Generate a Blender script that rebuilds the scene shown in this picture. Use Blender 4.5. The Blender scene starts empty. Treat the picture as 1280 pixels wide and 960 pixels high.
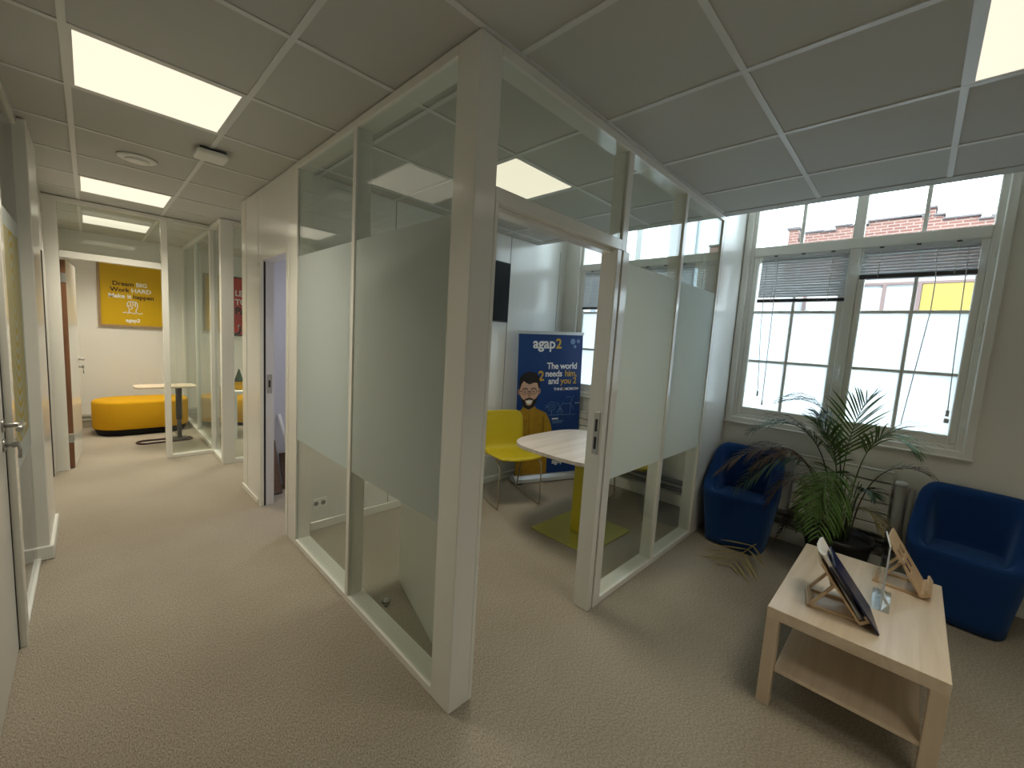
import bpy, bmesh, math, random
from mathutils import Vector, Matrix
random.seed(7)
PI = math.pi
scn = bpy.context.scene
COL = scn.collection

# ------------------------------------------------------------------ camera
cam_d = bpy.data.cameras.new('camera')
cam = bpy.data.objects.new('camera', cam_d)
COL.objects.link(cam)
yaw, pit, rol = 0.771146, -0.105458, 0.061863
fw = Vector((math.cos(pit)*math.cos(yaw), math.cos(pit)*math.sin(yaw), math.sin(pit)))
r0 = fw.cross(Vector((0, 0, 1))).normalized()
u0 = r0.cross(fw)
rr = math.cos(rol)*r0 + math.sin(rol)*u0
uu = -math.sin(rol)*r0 + math.cos(rol)*u0
cam.matrix_world = Matrix(((rr.x, uu.x, -fw.x, -0.97547), (rr.y, uu.y, -fw.y, -1.19534),
                           (rr.z, uu.z, -fw.z, 1.53677), (0, 0, 0, 1)))
cam_d.sensor_width = 36.0
cam_d.lens = 515.976/1280*36
cam_d.clip_start = 0.02
scn.camera = cam

# ------------------------------------------------------------------ sky, sun, exposure
SKY = 5.2
LAMP_W = 9.0
LAMP_C = (1.0, 0.92, 0.74)
w = bpy.data.worlds.new('sky')
scn.world = w
w.use_nodes = True
bgn = w.node_tree.nodes['Background']
bgn.inputs[0].default_value = (0.76, 0.92, 1.0, 1)
bgn.inputs[1].default_value = SKY
sd = bpy.data.lights.new('sun', 'SUN')
sd.energy = 4.0
sd.angle = 0.02
sd.color = (1, 0.95, 0.87)
sun = bpy.data.objects.new('sun', sd)
COL.objects.link(sun)
sun.rotation_euler = Vector((0.7, -0.25, -0.75)).to_track_quat('-Z', 'Y').to_euler()
vs = scn.view_settings
vs.view_transform = 'Standard'
vs.look = 'None'
vs.exposure = 0.2
vs.gamma = 1.0
vs.use_curve_mapping = False
cy = scn.cycles
cy.use_denoising = True
cy.max_bounces = 10
cy.diffuse_bounces = 6
cy.glossy_bounces = 6
cy.transmission_bounces = 8
cy.transparent_max_bounces = 48
cy.sample_clamp_indirect = 6.0
cy.caustics_reflective = False
cy.caustics_refractive = False


# ------------------------------------------------------------------ materials
def mat(name, col, rough=0.5, metal=0.0, spec=0.5, bump=None, var=None, coat=0.0):
    """bump = (scale, strength, detail), var = (scale, amount)"""
    m = bpy.data.materials.new(name)
    m.use_nodes = True
    nt = m.node_tree
    b = nt.nodes['Principled BSDF']
    b.inputs['Base Color'].default_value = (*col, 1)
    b.inputs['Roughness'].default_value = rough
    b.inputs['Metallic'].default_value = metal
    b.inputs['Specular IOR Level'].default_value = spec
    b.inputs['Coat Weight'].default_value = coat
    tc = nt.nodes.new('ShaderNodeTexCoord')
    if var:
        n = nt.nodes.new('ShaderNodeTexNoise')
        n.inputs['Scale'].default_value = var[0]
        n.inputs['Detail'].default_value = 4
        nt.links.new(tc.outputs['Object'], n.inputs['Vector'])
        r = nt.nodes.new('ShaderNodeValToRGB')
        a = var[1]
        r.color_ramp.elements[0].position = 0.3
        r.color_ramp.elements[1].position = 0.7
        r.color_ramp.elements[0].color = (*[c*(1-a) for c in col], 1)
        r.color_ramp.elements[1].color = (*[min(1, c*(1+a)) for c in col], 1)
        nt.links.new(n.outputs['Fac'], r.inputs['Fac'])
        nt.links.new(r.outputs['Color'], b.inputs['Base Color'])
    if bump:
        n = nt.nodes.new('ShaderNodeTexNoise')
        n.inputs['Scale'].default_value = bump[0]
        n.inputs['Detail'].default_value = bump[2] if len(bump) > 2 else 3
        nt.links.new(tc.outputs['Object'], n.inputs['Vector'])
        bp = nt.nodes.new('ShaderNodeBump')
        bp.inputs['Strength'].default_value = bump[1]
        bp.inputs['Distance'].default_value = 0.004
        nt.links.new(n.outputs['Fac'], bp.inputs['Height'])
        nt.links.new(bp.outputs['Normal'], b.inputs['Normal'])
    return m


def wood_mat(name, c1, c2, axis=0, scale=5.0, rough=0.4, stretch=12):
    m = bpy.data.materials.new(name)
    m.use_nodes = True
    nt = m.node_tree
    b = nt.nodes['Principled BSDF']
    b.inputs['Roughness'].default_value = rough
    tc = nt.nodes.new('ShaderNodeTexCoord')
    mp = nt.nodes.new('ShaderNodeMapping')
    s = [scale*stretch/3]*3
    s[axis] = scale/3
    mp.inputs['Scale'].default_value = s
    nt.links.new(tc.outputs['Object'], mp.inputs['Vector'])
    n = nt.nodes.new('ShaderNodeTexNoise')
    n.inputs['Scale'].default_value = 1.0
    n.inputs['Detail'].default_value = 7
    n.inputs['Roughness'].default_value = 0.6
    n.inputs['Distortion'].default_value = 0.4
    nt.links.new(mp.outputs['Vector'], n.inputs['Vector'])
    r = nt.nodes.new('ShaderNodeValToRGB')
    r.color_ramp.elements[0].position = 0.3
    r.color_ramp.elements[1].position = 0.7
    r.color_ramp.elements[0].color = (*c1, 1)
    r.color_ramp.elements[1].color = (*c2, 1)
    nt.links.new(n.outputs['Fac'], r.inputs['Fac'])
    nt.links.new(r.outputs['Color'], b.inputs['Base Color'])
    return m


def glass_mat(name, tint=(0.94, 0.97, 0.95), f0=0.055):
    m = bpy.data.materials.new(name)
    m.use_nodes = True
    nt = m.node_tree
    nt.nodes.clear()
    out = nt.nodes.new('ShaderNodeOutputMaterial')
    tr = nt.nodes.new('ShaderNodeBsdfTransparent')
    tr.inputs[0].default_value = (*tint, 1)
    gl = nt.nodes.new('ShaderNodeBsdfGlossy')
    gl.inputs['Roughness'].default_value = 0.0
    geo = nt.nodes.new('ShaderNodeNewGeometry')
    dot = nt.nodes.new('ShaderNodeVectorMath'); dot.operation = 'DOT_PRODUCT'
    nt.links.new(geo.outputs['Normal'], dot.inputs[0])
    nt.links.new(geo.outputs['Incoming'], dot.inputs[1])
    ab = nt.nodes.new('ShaderNodeMath'); ab.operation = 'ABSOLUTE'
    nt.links.new(dot.outputs['Value'], ab.inputs[0])
    om = nt.nodes.new('ShaderNodeMath'); om.operation = 'SUBTRACT'
    om.inputs[0].default_value = 1
    nt.links.new(ab.outputs[0], om.inputs[1])
    pw = nt.nodes.new('ShaderNodeMath'); pw.operation = 'POWER'
    nt.links.new(om.outputs[0], pw.inputs[0]); pw.inputs[1].default_value = 5
    ma = nt.nodes.new('ShaderNodeMath'); ma.operation = 'MULTIPLY_ADD'
    nt.links.new(pw.outputs[0], ma.inputs[0])
    ma.inputs[1].default_value = 1-f0
    ma.inputs[2].default_value = f0
    mx = nt.nodes.new('ShaderNodeMixShader')
    nt.links.new(ma.outputs[0], mx.inputs[0])
    nt.links.new(tr.outputs[0], mx.inputs[1])
    nt.links.new(gl.outputs[0], mx.inputs[2])
    nt.links.new(mx.outputs[0], out.inputs[0])
    return m


def film_mat(name, tl, df, ftl=0.6, clear=0.0, rough=0.35):
    """frosted vinyl: translucent + diffuse (+ a little clear)"""
    m = bpy.data.materials.new(name)
    m.use_nodes = True
    nt = m.node_tree
    nt.nodes.clear()
    out = nt.nodes.new('ShaderNodeOutputMaterial')
    a = nt.nodes.new('ShaderNodeBsdfTranslucent'); a.inputs[0].default_value = (*tl, 1)
    d = nt.nodes.new('ShaderNodeBsdfDiffuse'); d.inputs[0].default_value = (*df, 1)
    mx = nt.nodes.new('ShaderNodeMixShader'); mx.inputs[0].default_value = ftl
    nt.links.new(d.outputs[0], mx.inputs[1]); nt.links.new(a.outputs[0], mx.inputs[2])
    t = nt.nodes.new('ShaderNodeBsdfTransparent')
    m2 = nt.nodes.new('ShaderNodeMixShader'); m2.inputs[0].default_value = clear
    nt.links.new(mx.outputs[0], m2.inputs[1]); nt.links.new(t.outputs[0], m2.inputs[2])
    nt.links.new(m2.outputs[0], out.inputs[0])
    return m


def emis_mat(name, col, s):
    m = bpy.data.materials.new(name)
    m.use_nodes = True
    b = m.node_tree.nodes['Principled BSDF']
    b.inputs['Base Color'].default_value = (0.1, 0.1, 0.1, 1)
    b.inputs['Emission Color'].default_value = (*col, 1)
    b.inputs['Emission Strength'].default_value = s
    return m


def carpet_mat():
    m = bpy.data.materials.new('carpet')
    m.use_nodes = True
    nt = m.node_tree
    b = nt.nodes['Principled BSDF']
    b.inputs['Roughness'].default_value = 0.95
    b.inputs['Specular IOR Level'].default_value = 0.1
    tc = nt.nodes.new('ShaderNodeTexCoord')
    mp = nt.nodes.new('ShaderNodeMapping')
    mp.inputs['Rotation'].default_value = (0, 0, math.radians(30))
    mp.inputs['Scale'].default_value = (230, 100, 160)
    nt.links.new(tc.outputs['Object'], mp.inputs['Vector'])
    n = nt.nodes.new('ShaderNodeTexNoise')
    n.inputs['Scale'].default_value = 1; n.inputs['Detail'].default_value = 3
    n.inputs['Roughness'].default_value = 0.65
    nt.links.new(mp.outputs['Vector'], n.inputs['Vector'])
    r = nt.nodes.new('ShaderNodeValToRGB')
    r.color_ramp.elements[0].position = 0.33
    r.color_ramp.elements[1].position = 0.68
    r.color_ramp.elements[0].color = (0.220, 0.188, 0.146, 1)
    r.color_ramp.elements[1].color = (0.52, 0.462, 0.38, 1)
    nt.links.new(n.outputs['Fac'], r.inputs['Fac'])
    n2 = nt.nodes.new('ShaderNodeTexNoise')
    n2.inputs['Scale'].default_value = 1.7; n2.inputs['Detail'].default_value = 4
    nt.links.new(tc.outputs['Object'], n2.inputs['Vector'])
    r2 = nt.nodes.new('ShaderNodeValToRGB')
    r2.color_ramp.elements[0].position = 0.3; r2.color_ramp.elements[1].position = 0.7
    r2.color_ramp.elements[0].color = (0.88, 0.87, 0.85, 1)
    r2.color_ramp.elements[1].color = (1, 1, 1, 1)
    nt.links.new(n2.outputs['Fac'], r2.inputs['Fac'])
    mx = nt.nodes.new('ShaderNodeMix'); mx.data_type = 'RGBA'; mx.blend_type = 'MULTIPLY'
    mx.inputs[0].default_value = 1
    nt.links.new(r.outputs[0], mx.inputs[6]); nt.links.new(r2.outputs[0], mx.inputs[7])
    nt.links.new(mx.outputs[2], b.inputs['Base Color'])
    bp = nt.nodes.new('ShaderNodeBump')
    bp.inputs['Strength'].default_value = 0.6; bp.inputs['Distance'].default_value = 0.006
    nt.links.new(n.outputs['Fac'], bp.inputs['Height'])
    nt.links.new(bp.outputs['Normal'], b.inputs['Normal'])
    return m


def brick_mat():
    m = bpy.data.materials.new('brick')
    m.use_nodes = True
    nt = m.node_tree
    b = nt.nodes['Principled BSDF']
    b.inputs['Roughness'].default_value = 0.9
    tc = nt.nodes.new('ShaderNodeTexCoord')
    mp = nt.nodes.new('ShaderNodeMapping')
    mp.inputs['Rotation'].default_value = (PI/2, 0, PI/2)
    nt.links.new(tc.outputs['Object'], mp.inputs['Vector'])
    sx = nt.nodes.new('ShaderNodeSeparateXYZ'); nt.links.new(tc.outputs['Object'], sx.inputs[0])
    cx = nt.nodes.new('ShaderNodeCombineXYZ')
    nt.links.new(sx.outputs['Y'], cx.inputs['X']); nt.links.new(sx.outputs['Z'], cx.inputs['Y'])
    br = nt.nodes.new('ShaderNodeTexBrick')
    br.inputs['Scale'].default_value = 1
    br.inputs['Brick Width'].default_value = 0.20
    br.inputs['Row Height'].default_value = 0.062
    br.inputs['Mortar Size'].default_value = 0.010
    br.inputs['Color1'].default_value = (0.20, 0.088, 0.068, 1)
    br.inputs['Color2'].default_value = (0.15, 0.060, 0.048, 1)
    br.inputs['Mortar'].default_value = (0.27, 0.20, 0.175, 1)
    nt.links.new(cx.outputs[0], br.inputs['Vector'])
    nt.links.new(br.outputs['Color'], b.inputs['Base Color'])
    return m


def decal_mat():
    """gold ring pattern printed on frosted vinyl"""
    m = bpy.data.materials.new('gold_ring_vinyl')
    m.use_nodes = True
    nt = m.node_tree
    nt.nodes.clear()
    out = nt.nodes.new('ShaderNodeOutputMaterial')
    tc = nt.nodes.new('ShaderNodeTexCoord')
    mp = nt.nodes.new('ShaderNodeMapping')
    mp.inputs['Scale'].default_value = (1, 3.2, 1.9)
    mp.inputs['Location'].default_value = (0, -6.9, -3.0)
    nt.links.new(tc.outputs['Object'], mp.inputs['Vector'])
    wv = nt.nodes.new('ShaderNodeTexWave')
    wv.wave_type = 'RINGS'; wv.rings_direction = 'X'
    wv.inputs['Scale'].default_value = 2.6
    wv.inputs['Distortion'].default_value = 2.5
    wv.inputs['Detail'].default_value = 2
    wv.inputs['Detail Scale'].default_value = 1.2
    nt.links.new(mp.outputs['Vector'], wv.inputs['Vector'])
    r = nt.nodes.new('ShaderNodeValToRGB')
    r.color_ramp.elements[0].position = 0.35; r.color_ramp.elements[1].position = 0.62
    r.color_ramp.elements[0].color = (0.55, 0.57, 0.48, 1)
    r.color_ramp.elements[1].color = (0.58, 0.47, 0.17, 1)
    nt.links.new(wv.outputs['Fac'], r.inputs['Fac'])
    d = nt.nodes.new('ShaderNodeBsdfDiffuse'); nt.links.new(r.outputs[0], d.inputs[0])
    a = nt.nodes.new('ShaderNodeBsdfTranslucent'); nt.links.new(r.outputs[0], a.inputs[0])
    mx = nt.nodes.new('ShaderNodeMixShader'); mx.inputs[0].default_value = 0.4
    nt.links.new(d.outputs[0], mx.inputs[1]); nt.links.new(a.outputs[0], mx.inputs[2])
    nt.links.new(mx.outputs[0], out.inputs[0])
    return m


M_frame = mat('white_frame', (0.80, 0.785, 0.73), 0.13)
M_wall = mat('white_wall', (0.80, 0.785, 0.745), 0.6, bump=(60, 0.03))
M_panel = mat('white_panel', (0.80, 0.79, 0.755), 0.22)
M_lilac = mat('cool_white_wall', (0.68, 0.68, 0.74), 0.6)
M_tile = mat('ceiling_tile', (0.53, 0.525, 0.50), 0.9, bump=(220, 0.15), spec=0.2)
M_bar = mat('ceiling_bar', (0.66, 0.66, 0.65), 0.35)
M_carpet = carpet_mat()
M_glass = glass_mat('clear_glass')
M_wglass = glass_mat('window_glass', (0.98, 0.99, 0.99), 0.03)
M_film = film_mat('frosted_film', (0.80, 0.86, 0.84), (0.62, 0.65, 0.63), 0.42)
M_wfilm = film_mat('window_film', (0.82, 0.85, 0.89), (0.8, 0.8, 0.8), 0.8)
M_decal = decal_mat()
M_win = mat('window_paint', (0.80, 0.79, 0.73), 0.35)
M_winwall = mat('window_wall_paint', (0.80, 0.79, 0.72), 0.7, bump=(50, 0.05))
M_slat = mat('grey_slat', (0.55, 0.57, 0.59), 0.35)
M_dark = mat('dark_grey', (0.05, 0.05, 0.055), 0.4)
M_black = mat('black', (0.006, 0.006, 0.007), 0.55, spec=0.2)
M_seal = mat('dark_seal', (0.02, 0.018, 0.02), 0.6)
M_steel = mat('brushed_steel', (0.45, 0.44, 0.42), 0.3, 0.9)
M_diff = emis_mat('light_diffuser', (1.0, 0.90, 0.70), 0.92)
M_oak = wood_mat('pale_oak', (0.58, 0.46, 0.33), (0.71, 0.59, 0.45), 0, 4.0, 0.27, 14)
M_oakv = wood_mat('pale_oak_upright', (0.55, 0.43, 0.30), (0.66, 0.54, 0.40), 2, 4.0, 0.4, 14)
M_ash = wood_mat('washed_wood', (0.52, 0.45, 0.39), (0.68, 0.62, 0.56), 0, 4.0, 0.35, 12)
M_ply = wood_mat('light_plywood', (0.52, 0.36, 0.21), (0.64, 0.48, 0.31), 0, 5, 0.5, 8)
M_core = wood_mat('brown_door_core', (0.15, 0.065, 0.03), (0.26, 0.12, 0.055), 2, 6, 0.6, 12)
M_plank = wood_mat('dark_plank', (0.10, 0.055, 0.032), (0.17, 0.10, 0.06), 2, 6, 0.6, 10)
M_blue = mat('blue_fabric', (0.004, 0.032, 0.135), 0.85, bump=(900, 0.25), spec=0.2)
M_blue.node_tree.nodes['Principled BSDF'].inputs['Sheen Weight'].default_value = 0.25
M_blue.node_tree.nodes['Principled BSDF'].inputs['Sheen Tint'].default_value = (0.35, 0.6, 1.0, 1)
M_yel = mat('yellow_plastic', (0.55, 0.43, 0.012), 0.42)
M_yelm = mat('yellow_metal', (0.47, 0.40, 0.02), 0.32)
M_olive = mat('olive_base', (0.40, 0.37, 0.06), 0.28)
M_must = mat('mustard_fabric', (0.62, 0.33, 0.012), 0.9, bump=(700, 0.3), spec=0.15)
M_chrome = mat('warm_chrome', (0.55, 0.50, 0.40), 0.25, 1.0)
M_soil = mat('soil', (0.06, 0.04, 0.028), 0.95, bump=(40, 0.8))
M_pot = mat('black_pot', (0.012, 0.012, 0.013), 0.45)
M_green = mat('palm_green', (0.075, 0.155, 0.025), 0.5, var=(6, 0.35))
M_green2 = mat('palm_dark_green', (0.022, 0.052, 0.024), 0.55, var=(6, 0.3))
M_dry = mat('dry_frond', (0.085, 0.052, 0.028), 0.7, var=(9, 0.35))
M_straw = mat('straw_frond', (0.26, 0.20, 0.065), 0.7, var=(9, 0.3))
M_stem = mat('palm_stem', (0.10, 0.12, 0.035), 0.5)
M_rad = mat('radiator_enamel', (0.78, 0.765, 0.69), 0.35)
M_pipe = mat('painted_pipe', (0.50, 0.48, 0.42), 0.4)
M_pipeg = mat('grey_pipe', (0.25, 0.24, 0.21), 0.4, 0.4)
M_plast = mat('white_plastic', (0.80, 0.80, 0.77), 0.35)
M_navy = mat('navy_print', (0.0035, 0.040, 0.195), 0.3)
M_folder = mat('navy_cover', (0.005, 0.010, 0.055), 0.3)
M_paper = mat('paper', (0.80, 0.78, 0.74), 0.5)
M_alu = mat('silver_alu', (0.62, 0.63, 0.64), 0.3, 0.6)
M_white = mat('white_print', (0.85, 0.85, 0.85), 0.45)
M_gold = mat('gold_print', (0.66, 0.40, 0.03), 0.45)
M_skin = mat('skin_print', (0.60, 0.37, 0.28), 0.5)
M_skin2 = mat('skin_shadow_print', (0.42, 0.23, 0.165), 0.5)
M_hair = mat('hair_print', (0.010, 0.008, 0.008), 0.5)
M_shirt = mat('mustard_print', (0.40, 0.22, 0.012), 0.5, var=(14, 0.18))
M_shirt2 = mat('mustard_fold_print', (0.25, 0.13, 0.008), 0.5)
M_pale = mat('pale_blue_print', (0.16, 0.27, 0.50), 0.5)
M_poster = mat('yellow_poster', (0.62, 0.39, 0.006), 0.35)
M_ink = mat('dark_ink', (0.05, 0.018, 0.010), 0.5)
M_frw = wood_mat('poster_frame_wood', (0.30, 0.20, 0.11), (0.40, 0.28, 0.16), 2, 5, 0.5, 10)
M_red = mat('red_poster', (0.55, 0.055, 0.045), 0.35)
M_brick = brick_mat()
M_render = mat('white_render', (0.42, 0.41, 0.41), 0.9)
M_pink = mat('brown_frame', (0.17, 0.115, 0.11), 0.8)
M_ypan = mat('yellow_cladding', (0.30, 0.22, 0.05), 0.7)
M_slate = mat('grey_cladding', (0.12, 0.145, 0.17), 0.7)
M_road = mat('street', (0.20, 0.20, 0.20), 0.9)
M_acr = glass_mat('acrylic', (0.90, 0.94, 0.96), 0.06)


# ------------------------------------------------------------------ mesh helpers
class MB:
    def __init__(s):
        s.bm = bmesh.new()

    def box(s, x0, x1, y0, y1, z0, z1, bev=0.0, seg=1, rot=None):
        g = bmesh.ops.create_cube(s.bm, size=1)
        vs_ = g['verts']
        c = Vector(((x0+x1)/2, (y0+y1)/2, (z0+z1)/2))
        d = Vector((abs(x1-x0), abs(y1-y0), abs(z1-z0)))
        for v in vs_:
            v.co = Vector((v.co.x*d.x, v.co.y*d.y, v.co.z*d.z))
        if bev > 0:
            es = list({e for v in vs_ for e in v.link_edges})
            r = bmesh.ops.bevel(s.bm, geom=es, offset=min(bev, min(d)*0.45), segments=seg, affect='EDGES', profile=0.5)
            vs_ = list({v for f in r['faces'] for v in f.verts} | {v for v in vs_ if v.is_valid})
        for v in vs_:
            if rot is not None:
                v.co = rot @ v.co
            v.co += c
        return s

    def cyl(s, p0, p1, r, r2=None, n=20, cap=True):
        p0, p1 = Vector(p0), Vector(p1)
        r2 = r if r2 is None else r2
        ax = (p1-p0)
        q = ax.to_track_quat('Z', 'Y').to_matrix()
        a, b = [], []
        for i in range(n):
            t = 2*PI*i/n
            o = q @ Vector((math.cos(t), math.sin(t), 0))
            a.append(s.bm.verts.new(p0+o*r)); b.append(s.bm.verts.new(p1+o*r2))
        for i in range(n):
            f = s.bm.faces.new((a[i], a[(i+1) % n], b[(i+1) % n], b[i])); f.smooth = True
        if cap:
            s.bm.faces.new(a[::-1]); s.bm.faces.new(b)
        return s

    def lathe(s, prof, c=(0, 0, 0), n=32):
        c = Vector(c)
        rings = []
        for r, z in prof:
            rings.append([s.bm.verts.new(c+Vector((r*math.cos(2*PI*i/n), r*math.sin(2*PI*i/n), z))) for i in range(n)])
        for a, b in zip(rings, rings[1:]):
            for i in range(n):
                f = s.bm.faces.new((a[i], a[(i+1) % n], b[(i+1) % n], b[i])); f.smooth = True
        s.bm.faces.new(rings[0][::-1]); s.bm.faces.new(rings[-1])
        return s

    def tube(s, pts, r, n=10, cap=True, taper=None):
        pts = [Vector(p) for p in pts]
        rings = []
        up = Vector((0.31, 0.17, 0.93))
        for i, p in enumerate(pts):
            t = (pts[min(i+1, len(pts)-1)]-pts[max(i-1, 0)]).normalized()
            a = t.cross(up)
            if a.length < 1e-3:
                a = t.cross(Vector((1, 0, 0)))
            a.normalize(); b = t.cross(a)
            rad = r if taper is None else r*(1-(1-taper)*i/(len(pts)-1))
            rings.append([s.bm.verts.new(p+rad*(math.cos(2*PI*k/n)*a+math.sin(2*PI*k/n)*b)) for k in range(n)])
        for a, b in zip(rings, rings[1:]):
            for i in range(n):
                f = s.bm.faces.new((a[i], a[(i+1) % n], b[(i+1) % n], b[i])); f.smooth = True
        if cap:
            s.bm.faces.new(rings[0][::-1]); s.bm.faces.new(rings[-1])
        return s

    def prism(s, poly, fn, d0, d1):
        """poly: 2-D points; fn(a,b,d) -> 3-D point"""
        a = [s.bm.verts.new(fn(p[0], p[1], d0)) for p in poly]
        b = [s.bm.verts.new(fn(p[0], p[1], d1)) for p in poly]
        n = len(poly)
        s.bm.faces.new(a[::-1]); s.bm.faces.new(b)
        for i in range(n):
            s.bm.faces.new((a[i], a[(i+1) % n], b[(i+1) % n], b[i]))
        return s

    def quad(s, *ps):
        s.bm.faces.new([s.bm.verts.new(p) for p in ps])
        return s

    def grid(s, f, nu, nv, smooth=True):
        vv = [[s.bm.verts.new(f(i/nu, j/nv)) for j in range(nv+1)] for i in range(nu+1)]
        for i in range(nu):
            for j in range(nv):
                fc = s.bm.faces.new((vv[i][j], vv[i+1][j], vv[i+1][j+1], vv[i][j+1])); fc.smooth = smooth
        return s


def wloc(o):
    v = Vector((0, 0, 0))
    while o is not None:
        v += o.location
        if o.parent is not None:
            v += o.matrix_parent_inverse.translation
        o = o.parent
    return v


def obj(name, mb, m, parent=None, local=False, smooth=False, kind=None, label=None):
    """one mesh object; verts are world coordinates unless local (then relative to the parent)"""
    me = bpy.data.meshes.new(name)
    bmesh.ops.recalc_face_normals(mb.bm, faces=mb.bm.faces)
    mb.bm.to_mesh(me); mb.bm.free()
    me.materials.append(m)
    if smooth:
        for p in me.polygons:
            p.use_smooth = True
    o = bpy.data.objects.new(name, me)
    COL.objects.link(o)
    if parent is not None:
        o.parent = parent
        if not local:
            o.matrix_parent_inverse = Matrix.Translation(-wloc(parent))
    if kind:
        o['kind'] = kind
    if label:
        o['label'] = label
    return o


def tag(o, label, cat, group=None):
    o['label'] = label; o['category'] = cat
    if group:
        o['group'] = group
    return o


def thing(name, label, cat, loc=(0, 0, 0), rz=0, group=None):
    o = bpy.data.objects.new(name, None)
    o.empty_display_size = 0.1
    COL.objects.link(o)
    o.location = loc; o.rotation_euler = (0, 0, rz)
    return tag(o, label, cat, group)


def struct_root(name, loc=(0, 0, 0), label=None):
    o = bpy.data.objects.new(name, None)
    o.empty_display_size = 0.1
    COL.objects.link(o)
    o.location = loc; o['kind'] = 'structure'
    if label:
        o['label'] = label
    return o


def struct(name, mb, m, parent=None):
    o = obj(name, mb, m, parent)
    if parent is None:
        o['kind'] = 'structure'
    return o


def copy_tree(o, parent=None):
    c = o.copy(); COL.objects.link(c)
    if parent is not None:
        c.parent = parent
    for ch in list(o.children):
        copy_tree(ch, c)
    return c


def text(name, body, size, m, parent, mtx, align='LEFT', bold=0.0, spacing=1.0):
    cu = bpy.data.curves.new(name, 'FONT')
    cu.body = body; cu.size = size; cu.align_x = align
    cu.offset = bold; cu.extrude = 0.0002; cu.space_character = spacing
    cu.resolution_u = 3
    tmp = bpy.data.objects.new('lettering_curve', cu)
    me = bpy.data.meshes.new_from_object(tmp)
    bpy.data.objects.remove(tmp); bpy.data.curves.remove(cu)
    me.materials.clear(); me.materials.append(m)
    o = bpy.data.objects.new(name, me)
    COL.objects.link(o)
    o.parent = parent
    o.matrix_local = mtx
    return o


def B(*a, **k):
    return MB().box(*a, **k)


# ------------------------------------------------------------------ floor, ceiling, outer walls
struct('floor', B(-3.6, 3.35, -3.2, 6.95, -0.12, 0), M_carpet)

ceil = struct_root('ceiling', (0, 0, 2.6))
obj('ceiling_slab', B(-3.6, 2.55, -3.2, 6.95, 2.63, 3.12), M_wall, ceil)
obj('window_bay_slab', B(2.56, 3.35, -3.2, 6.95, 3.10, 3.2), M_wall, ceil)
obj('ceiling_edge', B(2.452, 2.55, -3.2, 6.8, 2.6, 2.63), M_tile, ceil)
XL = [-3.41, -2.81, -2.21, -1.61, -1.01, -0.41, 0.19, 0.79, 1.39, 1.99]
YL = [round(-3.0+0.6*k, 3) for k in range(17)]
LIGHTS = [(-1.01, 1.2, ''),
          (-1.01, 3.6, ''), (-1.01, 5.4, ''), (0.79, 0.6, ''), (0.79, -1.8, ''), (0.79, 2.4, ''), (0.79, 4.8, ''), (-0.41, -2.4, ''), (-2.21, 1.2, '')]
taken = {(round(a, 2), round(b, 2)) for a, b, _ in LIGHTS}
_xs = sorted(set(XL + [2.452])); _ys = sorted(set([-3.2]+YL+[6.8]))
tile_me = {}
for i in range(len(_xs)-1):
    if _xs[i] < -2.3:
        continue
    for j in range(len(_ys)-1):
        x0, x1, y0, y1 = _xs[i], _xs[i+1], _ys[j], _ys[j+1]
        if (round(x0, 2), round(y0, 2)) in taken:
            continue
        key = (round(x1-x0, 3), round(y1-y0, 3))
        if key not in tile_me:
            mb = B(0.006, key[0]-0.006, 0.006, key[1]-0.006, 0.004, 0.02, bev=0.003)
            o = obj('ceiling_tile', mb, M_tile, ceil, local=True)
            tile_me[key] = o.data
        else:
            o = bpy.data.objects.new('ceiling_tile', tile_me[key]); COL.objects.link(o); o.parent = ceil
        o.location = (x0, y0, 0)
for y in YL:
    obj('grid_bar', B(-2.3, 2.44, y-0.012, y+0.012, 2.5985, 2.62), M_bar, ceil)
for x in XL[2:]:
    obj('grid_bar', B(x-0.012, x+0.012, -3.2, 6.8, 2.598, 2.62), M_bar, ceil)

struct('wall_rear', B(-3.6, 3.35, -3.35, -3.2, 0, 3.1), M_wall)
wb = struct('wall_back', B(-3.6, 3.35, 6.8, 6.95, 0, 3.1), M_wall)
struct('wall_outer', B(-3.75, -3.6, -3.35, 6.95, 0, 3.1), M_wall)
for z, r in ((0.165, 0.028), (0.105, 0.020)):
    obj('skirting_pipe', MB().cyl((-1.25, 6.755, z), (0.03, 6.755, z), r, n=12), M_pipe, wb)

# window wall: pieces around the openings (room side x = 3.08)
wr = struct_root('wall_window', (3.08, 0, 0), 'off white wall holding the windows')
WX0, WX1 = 3.08, 3.36
OFFS = [0.0, 1.79, 4.95]
spans = []
cur = -3.2
for off in OFFS:
    a, b = off-1.485, off-0.04
    spans.append((cur, a)); cur = b
spans.append((cur, 6.95))
for a, b in spans:
    obj('wall_section', B(WX0, WX1, a, b, 0, 3.1), M_winwall, wr)
for off in OFFS:
    obj('wall_section', B(WX0, WX1, off-1.485, off-0.04, 0, 0.98), M_winwall, wr)
    obj('wall_section', B(WX0, WX1, off-1.485, off-0.04, 2.98, 3.1), M_winwall, wr)
obj('baseboard', B(3.062, 3.08, -3.2, -0.002, 0, 0.12, bev=0.004), M_win, wr)
obj('baseboard', B(3.062, 3.08, 0.105, 1.945, 0, 0.12, bev=0.004), M_win, wr)


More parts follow.
